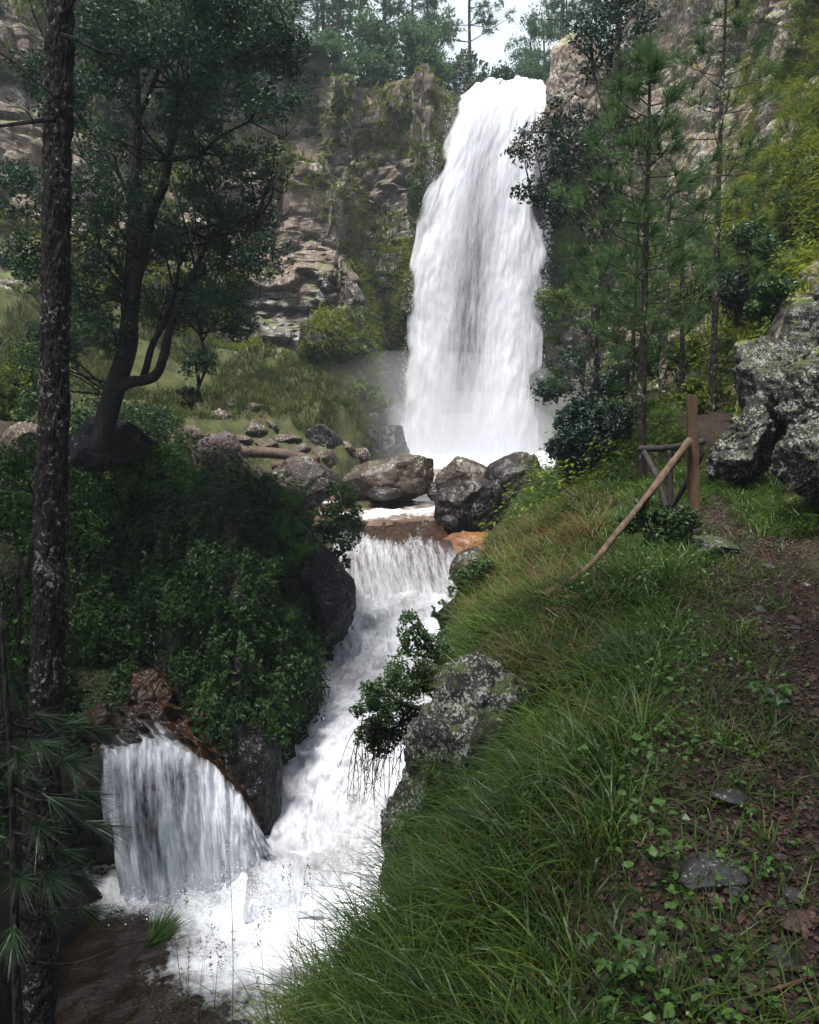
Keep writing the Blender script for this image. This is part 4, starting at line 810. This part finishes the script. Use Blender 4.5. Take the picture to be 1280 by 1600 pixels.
def rock_mesh(rad_, seed, n=24, planes=14, rough=.06, rot=0, tilt=(0, 0), fine=.02, hard=.75):
    d, F = CS[n]; rs = np.random.default_rng(seed); N = unit(rs.normal(size=(planes, 3))); off = rs.uniform(hard, 1., planes)
    r = np.min(np.where(d @ N.T > .05, off[None] / np.maximum(d @ N.T, .05), 9), axis=1); r = np.minimum(r, 1.15)
    V = d * r[:, None] * np.array(rad_); s = 1 / max(min(rad_), .05)
    V = V + d * (rough * min(rad_) * 2 * fbm(V * s * .9 + seed, 4, seed) + fine * fbm(V * s * 5 + seed, 4, seed + 2) * min(rad_) * 2)[:, None]
    f1, fe, cr = voro(V * s * 1.6 + seed, seed); V = V + d * ((.10 * (cr - .5) - .10 * smooth(.1, 0, fe)) * min(rad_) * rough * 6)[:, None]
    c, s_ = math.cos(rot), math.sin(rot); R = np.array(((c, -s_, 0), (s_, c, 0), (0, 0, 1))); tx, ty = tilt
    Rx = np.array(((1, 0, 0), (0, math.cos(tx), -math.sin(tx)), (0, math.sin(tx), math.cos(tx)))); Ry = np.array(((math.cos(ty), 0, math.sin(ty)), (0, 1, 0), (-math.sin(ty), 0, math.cos(ty))))
    return V @ (R @ Rx @ Ry).T, F
def rock(name, label, c, rad_, seed, mat, cat='boulder', group=None, **k):
    V, F = rock_mesh(rad_, seed, **k); o = mk(name, V, F, M[mat], sm=True); o.location = tuple(c)
    return tag(o, label, cat, group)
gb = 'boulders below the waterfall'
def prock(name, label, x0, y0, x1, y1, d, depth, seed, mat, **k):
    """rock whose outline fills a photo box at distance d"""
    c = P((x0 + x1) / 2, (y0 + y1) / 2, d); return rock(name, label, c, (size(x1 - x0, d) * .56, depth, size(y1 - y0, d) * .58), seed, mat, **k)
prock('boulder', 'long flat-topped brown boulder lying across the stream head', 536, 714, 676, 782, 24.2, 1.0, 3, 'boulder', group=gb, n=40, tilt=(0, -.16), hard=.8)
prock('boulder', 'reddish boulder behind the dark cube-shaped one', 690, 722, 776, 776, 23.2, .8, 8, 'boulder', group=gb, n=40, tilt=(0, .1))
prock('boulder', 'dark wet cube-shaped boulder at the edge of the stream', 688, 752, 778, 834, 20.2, .65, 21, 'boulder_dark', group=gb, n=40, tilt=(.1, .2), hard=.85)
prock('boulder', 'large lichened boulder with black shadowed face beside the shrubs', 762, 722, 872, 822, 21.2, .9, 27, 'boulder_dark', group=gb, n=40, tilt=(0, -.1))
prock('boulder', 'small round black stone at the foot of the dark boulder', 690, 808, 714, 830, 19.4, .18, 5, 'boulder_dark', cat='stone')
prock('boulder', 'small grey stone tucked under the long flat boulder', 578, 760, 622, 780, 23.0, .35, 6, 'boulder_dark', cat='stone')
prock('boulder', 'small dark stone in the gap where water spills between boulders', 668, 756, 696, 782, 23.6, .35, 7, 'boulder_dark', cat='stone')
prock('rock_shelf', 'orange-stained rock shelf beside the second cascade', 694, 842, 800, 915, 18.4, 1.1, 9, 'orange_rock', cat='rock', n=40, rough=.1, hard=.55, planes=9)
prock('rock_shelf', 'dark wet rock under the orange shelf at the cascade edge', 706, 868, 776, 960, 17.5, .6, 11, 'boulder_dark', cat='rock', n=24)
prock('rock_slab', 'pale lichened slab tilted in the grass above the stream', 806, 838, 862, 886, 14.2, .22, 12, 'lichen_rock', cat='rock', n=24, tilt=(0, -.5))
prock('boulder', 'smooth pinkish boulder at the end of the log', 306, 682, 374, 756, 16.0, .4, 13, 'boulder_pink', n=40, tilt=(0, .35), hard=.85)
prock('boulder', 'brown mossy boulder on top of the bushy mound', 424, 722, 524, 800, 16.2, .5, 14, 'boulder', n=40)
prock('boulder', 'black wet rock that the broadleaf tree grows from', 100, 655, 264, 738, 14.0, .7, 15, 'black_rock', n=60, hard=.5, planes=9, rough=.1)
prock('boulder', 'flat grey rock beside yellow grass', 18, 664, 92, 712, 14.8, .5, 16, 'talus', n=24)
prock('boulder', 'black overhanging rock at the mound edge over the rapids', 470, 868, 548, 1010, 14.7, .6, 17, 'black_rock', n=40)
prock('boulder', 'black rock between the side cascade and the rapids', 352, 1130, 440, 1300, 11.6, .45, 18, 'black_rock', n=40)
prock('rock_shelf', 'orange-brown wet ledge feeding the side cascade', 170, 1136, 352, 1235, 11.9, .7, 19, 'brown_rock', cat='rock', n=60, tilt=(-.3, .2), rough=.1, hard=.8)
prock('rock_shelf', 'orange-brown rock in the dark hollow above the side cascade', 196, 1052, 270, 1112, 12.7, .4, 22, 'brown_rock', cat='rock', n=40, rough=.12, hard=.6)
prock('rock_shelf', 'dark brown rock at the near end of the side cascade ledge', 128, 1098, 186, 1176, 11.5, .3, 23, 'brown_rock', cat='rock', n=40, rough=.12, hard=.6)
prock('rock_shelf', 'brown rock between the ledge and the bushy mound', 286, 1096, 352, 1170, 12.1, .3, 24, 'brown_rock', cat='rock', n=40, rough=.12, hard=.6)
for k_, (a_, b_, c_, d_, e_, lab_) in enumerate([(520, 650, 590, 720, 34, 'dark wet rock in the mist at the foot of the cliff'), (575, 665, 640, 735, 36, 'dark wet rock half hidden by spray beside the fall'), (480, 668, 530, 712, 31, 'dark rock at the lower end of the talus slope')]):
    prock('boulder', lab_, a_, b_, c_, d_, e_, .9, 240 + k_, 'boulder_dark', n=40, rough=.1, hard=.6)
# stones strewn on the talus
def TL(a, b, w):
    return ('large ' if w > 36 else 'small ' if w < 28 else '') + 'brown stone on the talus ' + ('near the log' if abs(b - 705) < 20 and a > 340 else 'near the black rock' if a < 310 else 'close under the cliff' if b < 660 else 'near the flat boulder' if a > 480 else 'on the open grass slope')
for k, (a, b, w, h, d) in enumerate([(345, 655, 34, 26, 27), (300, 680, 40, 24, 24), (400, 672, 46, 26, 26), (450, 690, 40, 22, 26), (505, 720, 44, 40, 23), (375, 690, 40, 20, 25), (425, 668, 28, 18, 28), (330, 695, 30, 22, 22), (470, 705, 30, 18, 25), (250, 668, 34, 22, 22), (540, 700, 30, 22, 27), (580, 655, 26, 18, 33), (360, 636, 26, 20, 30), (395, 640, 22, 16, 31), (560, 715, 36, 22, 26), (415, 700, 36, 18, 23)]):
    g = G(a, b); d = float(np.clip(g[1], 18, 36)); rock('stone', TL(a, b, w), g + (0, 0, .05), (size(w, d) * .5, size(w, d) * .45, size(h, d) * .55), 100 + k, 'talus', 'stone', 'stones strewn on the talus', n=24, rot=k, planes=9, hard=.55, rough=.1)
prock('rock_outcrop', 'grass-topped pale rock knob at the far side of the waterfall lip', 862, 62, 940, 215, 41.2, 1.2, 52, 'wall', cat='rock', n=60, rough=.09)
# lichen-covered outcrop on the near bank
prock('rock_outcrop', 'lichen-crusted rock outcrop jutting from the grassy bank over the rapids', 652, 1050, 835, 1395, 5.15, .45, 31, 'lichen_rock', cat='rock', n=60, rough=.1, fine=.05)
prock('rock_outcrop', 'mossy dark rock at the water edge below the lichened outcrop', 600, 1225, 715, 1470, 4.95, .3, 32, 'lichen_rock', cat='rock', n=60, rough=.12, fine=.05, planes=9, hard=.55)
prock('rock_outcrop', 'grey rock hump with dry grass on top of the outcrop', 700, 1030, 820, 1120, 5.7, .35, 33, 'lichen_rock', cat='rock', n=60, rough=.12, fine=.05, planes=9, hard=.55)
# lichened rocks beside the path
gl = 'lichened rocks beside the path'
prock('rock_outcrop', 'tall white-lichened rock wall above the path bend', 1150, 500, 1330, 720, 10.6, .6, 34, 'lichen_rock', cat='rock', group=gl, n=60, rough=.12, fine=.05, planes=9, hard=.55)
prock('rock_outcrop', 'white-topped block with a black shadowed face beside the path', 1118, 640, 1204, 765, 9.8, .35, 35, 'lichen_rock', cat='rock', group=gl, n=60, rough=.12, fine=.05, planes=9, hard=.55)
prock('rock_outcrop', 'rounded grey lichened rock with a dark hollow under it', 1222, 672, 1340, 800, 8.0, .4, 36, 'lichen_rock', cat='rock', group=gl, n=60, rough=.12, fine=.05, planes=9, hard=.55)
prock('rock_outcrop', 'pale lichened rock standing above the rounded grey rock', 1246, 560, 1340, 700, 8.2, .4, 37, 'lichen_rock', cat='rock', group=gl, n=60, rough=.12, fine=.05, planes=9, hard=.55)
prock('rock_slab', 'low mossy slab sunk into the path edge by the post', 1056, 838, 1150, 870, 7.4, .3, 38, 'lichen_rock', cat='rock', n=24)
# slate and red stones on the path
def pstone(label, a, b, w, h, seed, mat, group=None, up=.35):
    g = G(a, b); d = np.hypot(g[1], EYE - g[2]); rock('stone', label, g + (0, 0, .01), (size(w, d) * .52, size(h, d) * .75, size(w, d) * .5 * up), seed, mat, 'stone', group, n=14, rot=seed * 1.3, planes=18, tilt=(.1, .08))
pstone('large dark slate slab lying in the grass beside the path', 1105, 1365, 100, 90, 41, 'slate', up=.25)
pstone('flat grey slate near the lower edge of the path', 1222, 1508, 62, 30, 42, 'slate', up=.25)
pstone('dull red stone beside the grass at the lower path edge', 1040, 1516, 46, 34, 43, 'red_stone')
pstone('pinkish stone wedged in the dark leaf litter', 1178, 1545, 40, 36, 44, 'red_stone')
pstone('half-buried slate above the large slab', 1142, 1248, 46, 38, 45, 'slate')
pstone('wide red stone at the edge of the path under leaf litter', 1250, 1445, 60, 34, 46, 'red_stone')
for k in range(34):
    b = rng.uniform(880, 1590); a = rng.uniform(max(1060, 1200 - (b - 850) * .22), 1275); pstone(f"small {('grey', 'reddish')[k % 2]} path stone " + ('by the fence end' if b < 960 else 'beside the broad-leaved weed' if b < 1180 else 'beside the slate slab' if b < 1400 else 'at the bottom of the picture') + (' close to grass' if a < 1170 else ' away from grass'), a, b, rng.uniform(12, 30), rng.uniform(8, 20), 200 + k, ('slate', 'red_stone')[k % 2], 'small stones on the path')

# ------------------------------------------------------------------ log, fence, sticks
def pole_mesh(pts, r0, r1, k=12, n=24, seed=0, wob=.1):
    A = Acc(); q = ginterp(np.array(pts), n); add_tube(A, q, np.linspace(r0, r1, n), k=k, wob=wob, seed=seed); V, F, _ = A.get(); return V, F
def pole(name, label, cat, pts, r0, r1, mat, group=None, **k):
    V, F = pole_mesh(pts, r0, r1, **k); b = V.mean(0) * np.array((1, 1, 0)) + np.array((0, 0, V[:, 2].min())); o = mk(name, V - b, F, M[mat], sm=True); o.location = tuple(b); return tag(o, label, cat, group)
pole('log', 'fallen log lying across the stones below the cliff', 'log', [P(352, 708, 21.5), P(400, 706, 21.3), P(450, 711, 21.1), P(497, 720, 20.8)], .16, .12, 'log', k=14)
pole('log', 'short thin log resting beside the fallen log', 'log', [P(425, 728, 20.2), P(470, 724, 20.4), P(512, 740, 20.2)], .1, .07, 'log')
fb = G(1084, 832); fd = 7.9
fence = empty('fence', P(1084, 838, fd), 'broken wooden fence with an upright brown post and a fallen diagonal pole', 'fence'); fb = np.array(fence.location)
def fpart(name, pts, r0, r1, mat, square=False, **k):
    if square:
        a, b = np.array(pts[0]), np.array(pts[-1]); n = 26; t = np.linspace(0, 1, n)[:, None]; c = a + (b - a) * t; w = np.array([(-1, -1), (-.9, 1), (.95, .9), (1, -1)]); w = np.concatenate([w[i:i + 1] * (1 - f) + w[(i + 1) % 4:(i + 1) % 4 + 1] * f for i in range(4) for f in (0, .12, .5, .88)]); m_ = len(w)
        rr = np.linspace(r0, r1, n)[:, None, None]; V = c[:, None] + np.concatenate((w[None] * rr, np.zeros((n, m_, 1))), -1); V = V + .006 * fbm(V * np.array((30, 30, 6)), 3, 4)[..., None]
        i = np.arange(n - 1)[:, None] * m_; j = np.arange(m_)[None]; F = [np.stack((i + j, i + (j + 1) % m_, i + m_ + (j + 1) % m_, i + m_ + j), -1).reshape(-1, 4), np.arange(m_)[None] + (n - 1) * m_]
        return part(name, fence, V.reshape(-1, 3) - fb, F, M[mat])
    V, F = pole_mesh(pts, r0, r1, **k); return part(name, fence, V - fb, F, M[mat], True)
fpart('post', [P(1085, 850, fd), P(1080, 617, fd)], .05, .043, 'wood', square=True)
fpart('rail', [P(1078, 688, fd - .07), P(1040, 738, fd - .3), P(1000, 790, fd - .6), P(960, 838, fd - .9), P(925, 880, fd - 1.15), P(890, 908, fd - 1.3), P(850, 930, fd - 1.45)], .034, .022, 'wood_pole', seed=3, n=40, wob=.3)
fpart('rail', [P(1000, 702, 9.1), P(1045, 700, 8.7), P(1098, 690, 8.1)], .036, .034, 'wood_dark', seed=4)
fpart('brace', [P(1007, 706, 9.0), P(1026, 745, 8.75), P(1042, 795, 8.6)], .034, .03, 'wood_dark', seed=5)
fpart('brace', [P(1096, 708, 8.15), P(1075, 750, 8.35), P(1050, 792, 8.55)], .034, .03, 'wood_dark', seed=6)
fpart('short_post', [P(1047, 704, 8.65), P(1047, 800, 8.65)], .03, .032, 'wood_dark', seed=7)
st = G(1083, 838); pole('stump', 'small black broken stump at the foot of the fence post', 'stump', [P(1085, 850, 7.5), P(1083, 826, 7.5)], .07, .05, 'wood_dark', wob=.3, n=8)
pole('stick', 'thin reddish stick lying across the path litter', 'stick', [G(1170, 1570) + (0, 0, .02), G(1215, 1560) + (0, 0, .03), G(1275, 1535) + (0, 0, .02)], .007, .004, 'wood', k=6)
pole('stick', 'long pale dry stem standing upright in the grass beside the path', 'stick', [P(1071, 1140, 3.9), P(1070, 1070, 3.9), P(1078, 960, 3.9)], .004, .002, 'wood_pole', k=5)
pole('stick', 'black twig lying in leaf litter beside the slate slab', 'stick', [G(1060, 1290) + (0, 0, .03), G(1130, 1330) + (0, 0, .04), G(1200, 1350) + (0, 0, .02)], .006, .004, 'wood_dark', k=6)

# ------------------------------------------------------------------ shrubs
def shrub(name, label, base, clumps, n, ls, mleaf, seed, mbark='bark_dark', group=None, extra=None, cat='shrub', aspect=.5):
    base = np.array(base); root = empty(name, base, label, cat, group); A = Acc(); cen = []; tot = sum(c[1] ** 2 for c in clumps)
    for k, (c, r) in enumerate(clumps):
        c = np.array(c); mid = (base + c) / 2 + rng.normal(size=3) * .08 * np.linalg.norm(c - base) + np.array((0, 0, .1 * np.linalg.norm(c - base)))
        q = ginterp(np.array((base, mid, c)), 8); add_tube(A, q - base, np.linspace(.016, .005, 8), k=5, cap=False)
        for j in range(6): e = c + rand_dir(1)[0] * r * .9; add_tube(A, np.array((q[5], (q[5] + e) / 2 + rng.normal(size=3) * .03, e)) - base, (.007, .005, .0025), k=3, cap=False)
        cen.append(clump_points(c, r, int(n * r * r / tot), seed * 5 + k, .85))
    if extra is not None: extra(A, base)
    V, F, _ = A.get(); part('stem', root, V, F, M[mbark], stuff=False); cen = np.concatenate(cen)
    leafmesh('foliage', root, cen, ls * rng.uniform(.6, 1.3, len(cen)), M[mleaf], np.array((0, -.2, .6)), 1.2, aspect, base=base); return root
def pc(L, d, sp=.3): return [(P(a, b, d + rng.uniform(-sp, sp)), size(r, d)) for a, b, r in L]
def droop(A, base):
    for k in range(46):
        a = rng.uniform(552, 680); s = P(a, rng.uniform(1110, 1180), 6.3 + rng.uniform(-.3, .3)); e = P(a + rng.uniform(-26, 8), rng.uniform(1185, 1262), 6.3 + rng.uniform(-.35, .3))
        q = ginterp(np.array((s, (s + e) / 2 + (rng.uniform(-.03, .03), 0, .02), e)), 7); add_tube(A, q - base, np.linspace(.004, .0022, 7), k=3, cap=False)
        for _ in range(3): i = rng.integers(2, 6); e2 = q[i] + np.array((rng.uniform(-.07, .07), rng.uniform(-.05, .05), -rng.uniform(.02, .1))); add_tube(A, np.array((q[i], e2)) - base, (.0025, .0018), k=3, cap=False)
shrub('hanging_bush', 'small-leaved bush hanging over the rapids from the lichened outcrop', P(696, 1120, 6.2), pc([(640, 1060, 46), (600, 1095, 40), (583, 1135, 30), (652, 1005, 36), (678, 1060, 38), (622, 1130, 44), (572, 1150, 22), (662, 1140, 40), (640, 968, 18), (690, 1020, 24), (600, 1160, 30), (560, 1110, 14), (575, 1075, 14)], 6.3), 11000, .034, 'shrub', 1, extra=droop)
shrub('shrub', 'dense leafy shrub at the pool edge beside the big boulders', P(905, 755, 13.2), pc([(900, 690, 36), (930, 670, 40), (890, 720, 30), (950, 700, 36), (915, 640, 34), (960, 650, 36), (870, 700, 20), (940, 730, 30), (890, 655, 26)], 13.2), 7000, .085, 'over', 2)
shrub('shrub', 'dark leafy shrub around the foot of the fence braces', P(1030, 850, 7.4), pc([(1010, 800, 26), (1040, 815, 30), (1070, 810, 24), (1030, 840, 26), (985, 815, 20), (1060, 840, 22)], 7.4, .2), 4200, .045, 'shrub', 3)
shrub('shrub', 'twiggy bush leaning over the foam below the second cascade', P(770, 930, 8.9), pc([(722, 905, 18), (745, 890, 20), (766, 908, 22), (738, 918, 16), (762, 882, 14), (796, 905, 20), (708, 925, 12)], 8.9, .2), 2800, .045, 'shrub', 4)
shrub('shrub', 'low bush on the lip of the bank above the rapids', P(716, 985, 8.8), pc([(690, 955, 18), (704, 980, 18), (718, 945, 16), (698, 1000, 16), (725, 970, 18)], 8.8, .2), 2600, .042, 'shrub', 14)
shrub('shrub', 'bright green bush crowning the mound below the black rock', P(240, 790, 14.6), pc([(225, 720, 34), (262, 715, 30), (290, 740, 32), (245, 755, 36), (200, 755, 28), (300, 775, 30), (150, 765, 36), (188, 730, 22), (120, 745, 28), (165, 800, 34)], 14.0), 9500, .07, 'bright', 5)
shrub('shrub', 'pale-leaved bush spilling over the mound edge towards the stream', P(520, 840, 15.4), pc([(545, 800, 26), (530, 770, 26), (540, 840, 26), (555, 820, 18), (515, 810, 30), (530, 870, 22), (548, 775, 20)], 15.4), 5000, .065, 'shrub', 6)
shrub('shrub', 'feathery yellow-green bush in the middle of the mound', P(400, 860, 14.6), pc([(340, 780, 34), (390, 790, 36), (440, 820, 34), (400, 840, 34), (350, 830, 30), (450, 780, 26), (460, 860, 26)], 14.5), 8000, .06, 'bright', 7, aspect=.3)
shrub('shrub', 'drooping leafy bush on the steep lower face of the mound', P(330, 1000, 13.2), pc([(280, 950, 40), (330, 960, 44), (390, 960, 44), (440, 980, 40), (350, 1030, 44), (410, 1040, 40), (300, 1040, 36), (460, 1040, 28), (380, 1100, 34)], 12.9), 9500, .06, 'under', 8)
shrub('shrub', 'low bush at the end of the talus beside the spray', P(548, 640, 35.5), pc([(530, 605, 20), (555, 600, 22), (575, 615, 20), (545, 622, 20), (595, 630, 16)], 35.5, .5), 3500, .17, 'hill', 15)
shrub('shrub', 'yellow-green bush at the picture edge behind the pine trunk', P(30, 690, 18), pc([(10, 600, 34), (35, 630, 30), (5, 660, 34), (55, 590, 24), (40, 560, 26)], 18), 4000, .1, 'hill', 9)
shrub('shrub', 'leafy bush growing in front of the pine trunk in the dark bank', P(40, 900, 8.6), pc([(30, 720, 40), (110, 760, 36), (20, 800, 50), (130, 830, 40), (60, 880, 50), (140, 930, 40), (30, 980, 50), (120, 1010, 40)], 9.2, .8), 8500, .055, 'under', 10)
shrub('vine', 'bright yellow-green vine leaves hanging by the dark trunk', P(28, 890, 5.6), pc([(20, 905, 10), (26, 940, 14), (30, 965, 12), (36, 1000, 12), (28, 1030, 8), (14, 930, 10)], 5.6, .05), 110, .045, 'weed', 11, cat='vine', aspect=.6)
shrub('shrub', 'leafy bush on the lower lichened outcrop beside the rapids', P(640, 1310, 4.75), pc([(640, 1285, 20), (665, 1275, 18), (650, 1310, 18), (625, 1300, 14)], 4.7, .08), 600, .038, 'bright', 12)
shrub('shrub', 'dark-leaved weed with a round seed head over the foam', P(560, 1530, 3.3), pc([(545, 1500, 16), (560, 1475, 14), (535, 1470, 10), (575, 1500, 14)], 3.3, .05), 70, .03, 'under', 13)
sh = [(1060, 560, 20, 40), (1000, 560, 19, 36), (1150, 460, 17, 44), (1080, 470, 21, 40), (960, 480, 26, 36), (900, 560, 27, 30), (880, 470, 32, 30), (1180, 390, 17, 40), (950, 590, 18, 36), (1090, 610, 15, 30), (1210, 470, 13, 34), (870, 600, 24, 28), (1020, 640, 16, 30)]
SL = ['dark shrub behind the lichened trunk on the slope', 'leafy shrub low on the slope behind the young pine', 'wide shrub on the slope beside the thin sparse pine', 'shrub high on the slope between the two tall pines', 'shrub growing behind the overhanging tree trunk', 'small bush near the wet rock beside the fall', 'bush clinging to the wall beside the fall, above another', 'shrub high on the mossy slope beyond the slender pine', 'shrub between the overhanging tree and the young pine', 'low bush at the bend of the path behind the fence', 'shrub on top of the white-lichened rock wall', 'bush just above the shrub at the pool edge', 'low shrub among thin trunks behind the fence']
for k, ((a, b, d, r), lab) in enumerate(zip(sh, SL)):
    shrub('shrub', lab, P(a, b + r * 1.1, d), pc([(a + rng.uniform(-1, 1) * r * .8, b + rng.uniform(-1, 1) * r * .6, r * rng.uniform(.45, .75)) for _ in range(6)], d, .5), 2600, .11, ('hill', 'shrub', 'over')[k % 3], 30 + k, group='shrubs on the slope beyond the path')

# ------------------------------------------------------------------ leafy weeds by the path (each leaf its own piece)
def leaf_data():
    t = np.linspace(0, 1, 6); w = .32 * np.sin(np.pi * t ** .75) * (1 - .15 * t); z = .10 * np.sin(np.pi * t) - .18 * t ** 2; V = []; 
    for i in range(6): V += [(t[i], -w[i], z[i] + .12 * w[i]), (t[i], 0, z[i] - .05 * w[i]), (t[i], w[i], z[i] + .12 * w[i])]
    F = [(3 * i + j, 3 * i + j + 3, 3 * i + j + 4, 3 * i + j + 1) for i in range(5) for j in range(2)]
    return np.array(V), np.array(F)
LV, LF = leaf_data(); LM = []
for k in range(4):
    me = mesh_data('leaf', LV, LF, True, {'rnd': np.full(len(LV), .15 + .25 * k)}); me.materials.append(M['weed']); LM.append(me)
def weed(label, a, b, h, nl, ls, seed, spread=.8):
    g = G(a, b); root = empty('weed', g, label, 'weed', 'leafy weeds beside the path'); A = Acc(); rs = np.random.default_rng(seed); ends = []
    for k in range(nl):
        az = k * 2.4 + rs.uniform(-.4, .4); hh = h * rs.uniform(.45, 1.05); e = np.array((np.cos(az), np.sin(az), 0)) * hh * spread * rs.uniform(.25, .7) + np.array((0, 0, hh)); add_tube(A, ginterp(np.array(((0, 0, -.02), e * np.array((.35, .35, .6)), e)), 5), np.linspace(.003, .0015, 5), k=4, cap=False); ends.append((e, az))
    V, F, _ = A.get(); part('stem', root, V, F, M['weed'], attrs={'rnd': np.full(len(V), .2)})
    for k, (e, az) in enumerate(ends):
        for j in range(4):
            o = bpy.data.objects.new('leaf', LM[rs.integers(0, 4)]); C.objects.link(o); o.parent = root; o.location = tuple(e); s = ls * rs.uniform(.45, .95); o.scale = (s, s, s); o.rotation_euler = (rs.uniform(-.3, .3), rs.uniform(-.15, .45), az + (j - 1.5) * 1.2 + rs.uniform(-.2, .2))
for k, (lab, a, b, h, nl, ls) in enumerate([('tall broad-leaved green weed on the upper path edge', 1205, 1130, .2, 7, .085), ('small green weed with rounded leaves in the long grass', 1062, 1010, .12, 2, .045), ('three-leaved weed standing in grass near the bottom of the bank', 960, 1560, .16, 6, .045), ('yellow-green clover-like weed below the slate slab', 1062, 1425, .05, 2, .025),
        ('low bright weed patch behind the slate slab', 1165, 1290, .08, 4, .035), ('yellowish weed beside the slate slab at the path edge', 1192, 1375, .06, 4, .028), ('small weed on the dark path above the flat grey slate', 1240, 1330, .05, 3, .025), ('ferny green weed between grass and path', 1150, 1235, .07, 3, .03), ('pale weed sprig low in the grass over the large slab', 1110, 1300, .05, 2, .025), ('leafy weed low in the grass at the picture bottom', 800, 1585, .08, 3, .03), ('small sprig in the brown grass above the outcrop', 806, 1085, .08, 2, .04), ('weed at the foot of the broad-leaved weed', 1180, 1190, .07, 3, .035)]):
    weed(lab, a, b, h, nl, ls, 60 + k)

# ------------------------------------------------------------------ spray, mist and haze
m = Mat('spray_drop'); M['spray'] = m.done(m.bsdf((.86, .88, .9), .5, None, .2))
def spray(name, c, n, sig, s):
    p = np.concatenate([np.array(q) + rng.normal(size=(n, 3)) * np.array(sig) for q in c]); V, F = leaves(p, s * rng.uniform(.3, 1.3, len(p)), aspect=.8); stuff(name, V, F, M['spray'], np.zeros(len(V)))
spray('spray', [PZ(a, b, z) for a, b, z in [(560, 1010, -3.2), (520, 1080, -3.6), (480, 1130, -4.0), (450, 1190, -4.4), (430, 1260, -4.8), (520, 1180, -4.3), (560, 1250, -4.7), (500, 1300, -4.8), (540, 1340, -4.9), (460, 1380, -4.95), (600, 1000, -3.1)]], 160, (.3, .25, .12), .02)
spray('spray', [P(a, b, d - .3) for (a, b), d in list(zip(FL[1:], FY[1:])) + list(zip(FR[1:], FY[1:]))], 500, (.13, .25, .9), .035)
spray('spray', [PZ(a, b, -4.98) for a, b in [(230, 1410), (280, 1412), (330, 1398), (385, 1372), (420, 1400), (205, 1402), (305, 1405), (360, 1385)]], 700, (.2, .16, .09), .02)
def ball(c, r): V, F = CS[14]; return V * np.array(r) + np.array(c), F
def vol(name, c, r, dens, col=(.93, .95, 1)):
    m = bpy.data.materials.new(name); m.use_nodes = True; nt = m.node_tree; nt.nodes.clear(); o_ = nt.nodes.new('ShaderNodeOutputMaterial'); v = nd(nt, 'VolumePrincipled', {'Color': c4(col), 'Density': dens, 'Anisotropy': .2}); nt.links.new(v.outputs[0], o_.inputs['Volume'])
    return m
mist_m = [vol('spray_mist', 0, 0, d) for d in (.045, .13, .28)]
for k, (c, r) in enumerate((((.6, 37.4, -.4), (8.2, 4.6, 3.2)), ((2.4, 39, -1.2), (4.6, 2.6, 2.2)), ((2.6, 39.2, -1.6), (3.7, 1.8, 1.6)))):
    V, F = ball((0, 0, 0), r); o = mk('mist', V, F, mist_m[k]); o.location = c; o['kind'] = 'stuff'
hz = vol('valley_haze', 0, 0, .0009, (.74, .87, 1)); lo, hi = np.array((-58., -8., -8.)), np.array((36., 92., 42.))
V = np.array([[(lo, hi)[i][0], (lo, hi)[j][1], (lo, hi)[k][2]] for i in (0, 1) for j in (0, 1) for k in (0, 1)]); F = np.array([(0, 1, 3, 2), (4, 6, 7, 5), (0, 4, 5, 1), (2, 3, 7, 6), (0, 2, 6, 4), (1, 5, 7, 3)])
o = mk('haze', V, F, hz); o['kind'] = 'stuff'

# ------------------------------------------------------------------ labels that several things share get their place in the row
same = {}
for o in scene.objects:
    if o.get('category') and o.get('label'): same.setdefault(o['label'], []).append(o)
ORD = ['first', 'second', 'third', 'fourth', 'fifth', 'sixth', 'seventh', 'eighth', 'ninth', 'tenth']
for lab, os_ in same.items():
    if len(os_) > 1:
        os_.sort(key=lambda o: o.location.x / max(o.location.y, .5))
        for k, o in enumerate(os_[:10]): o['label'] = lab + f', {ORD[k]} from left'
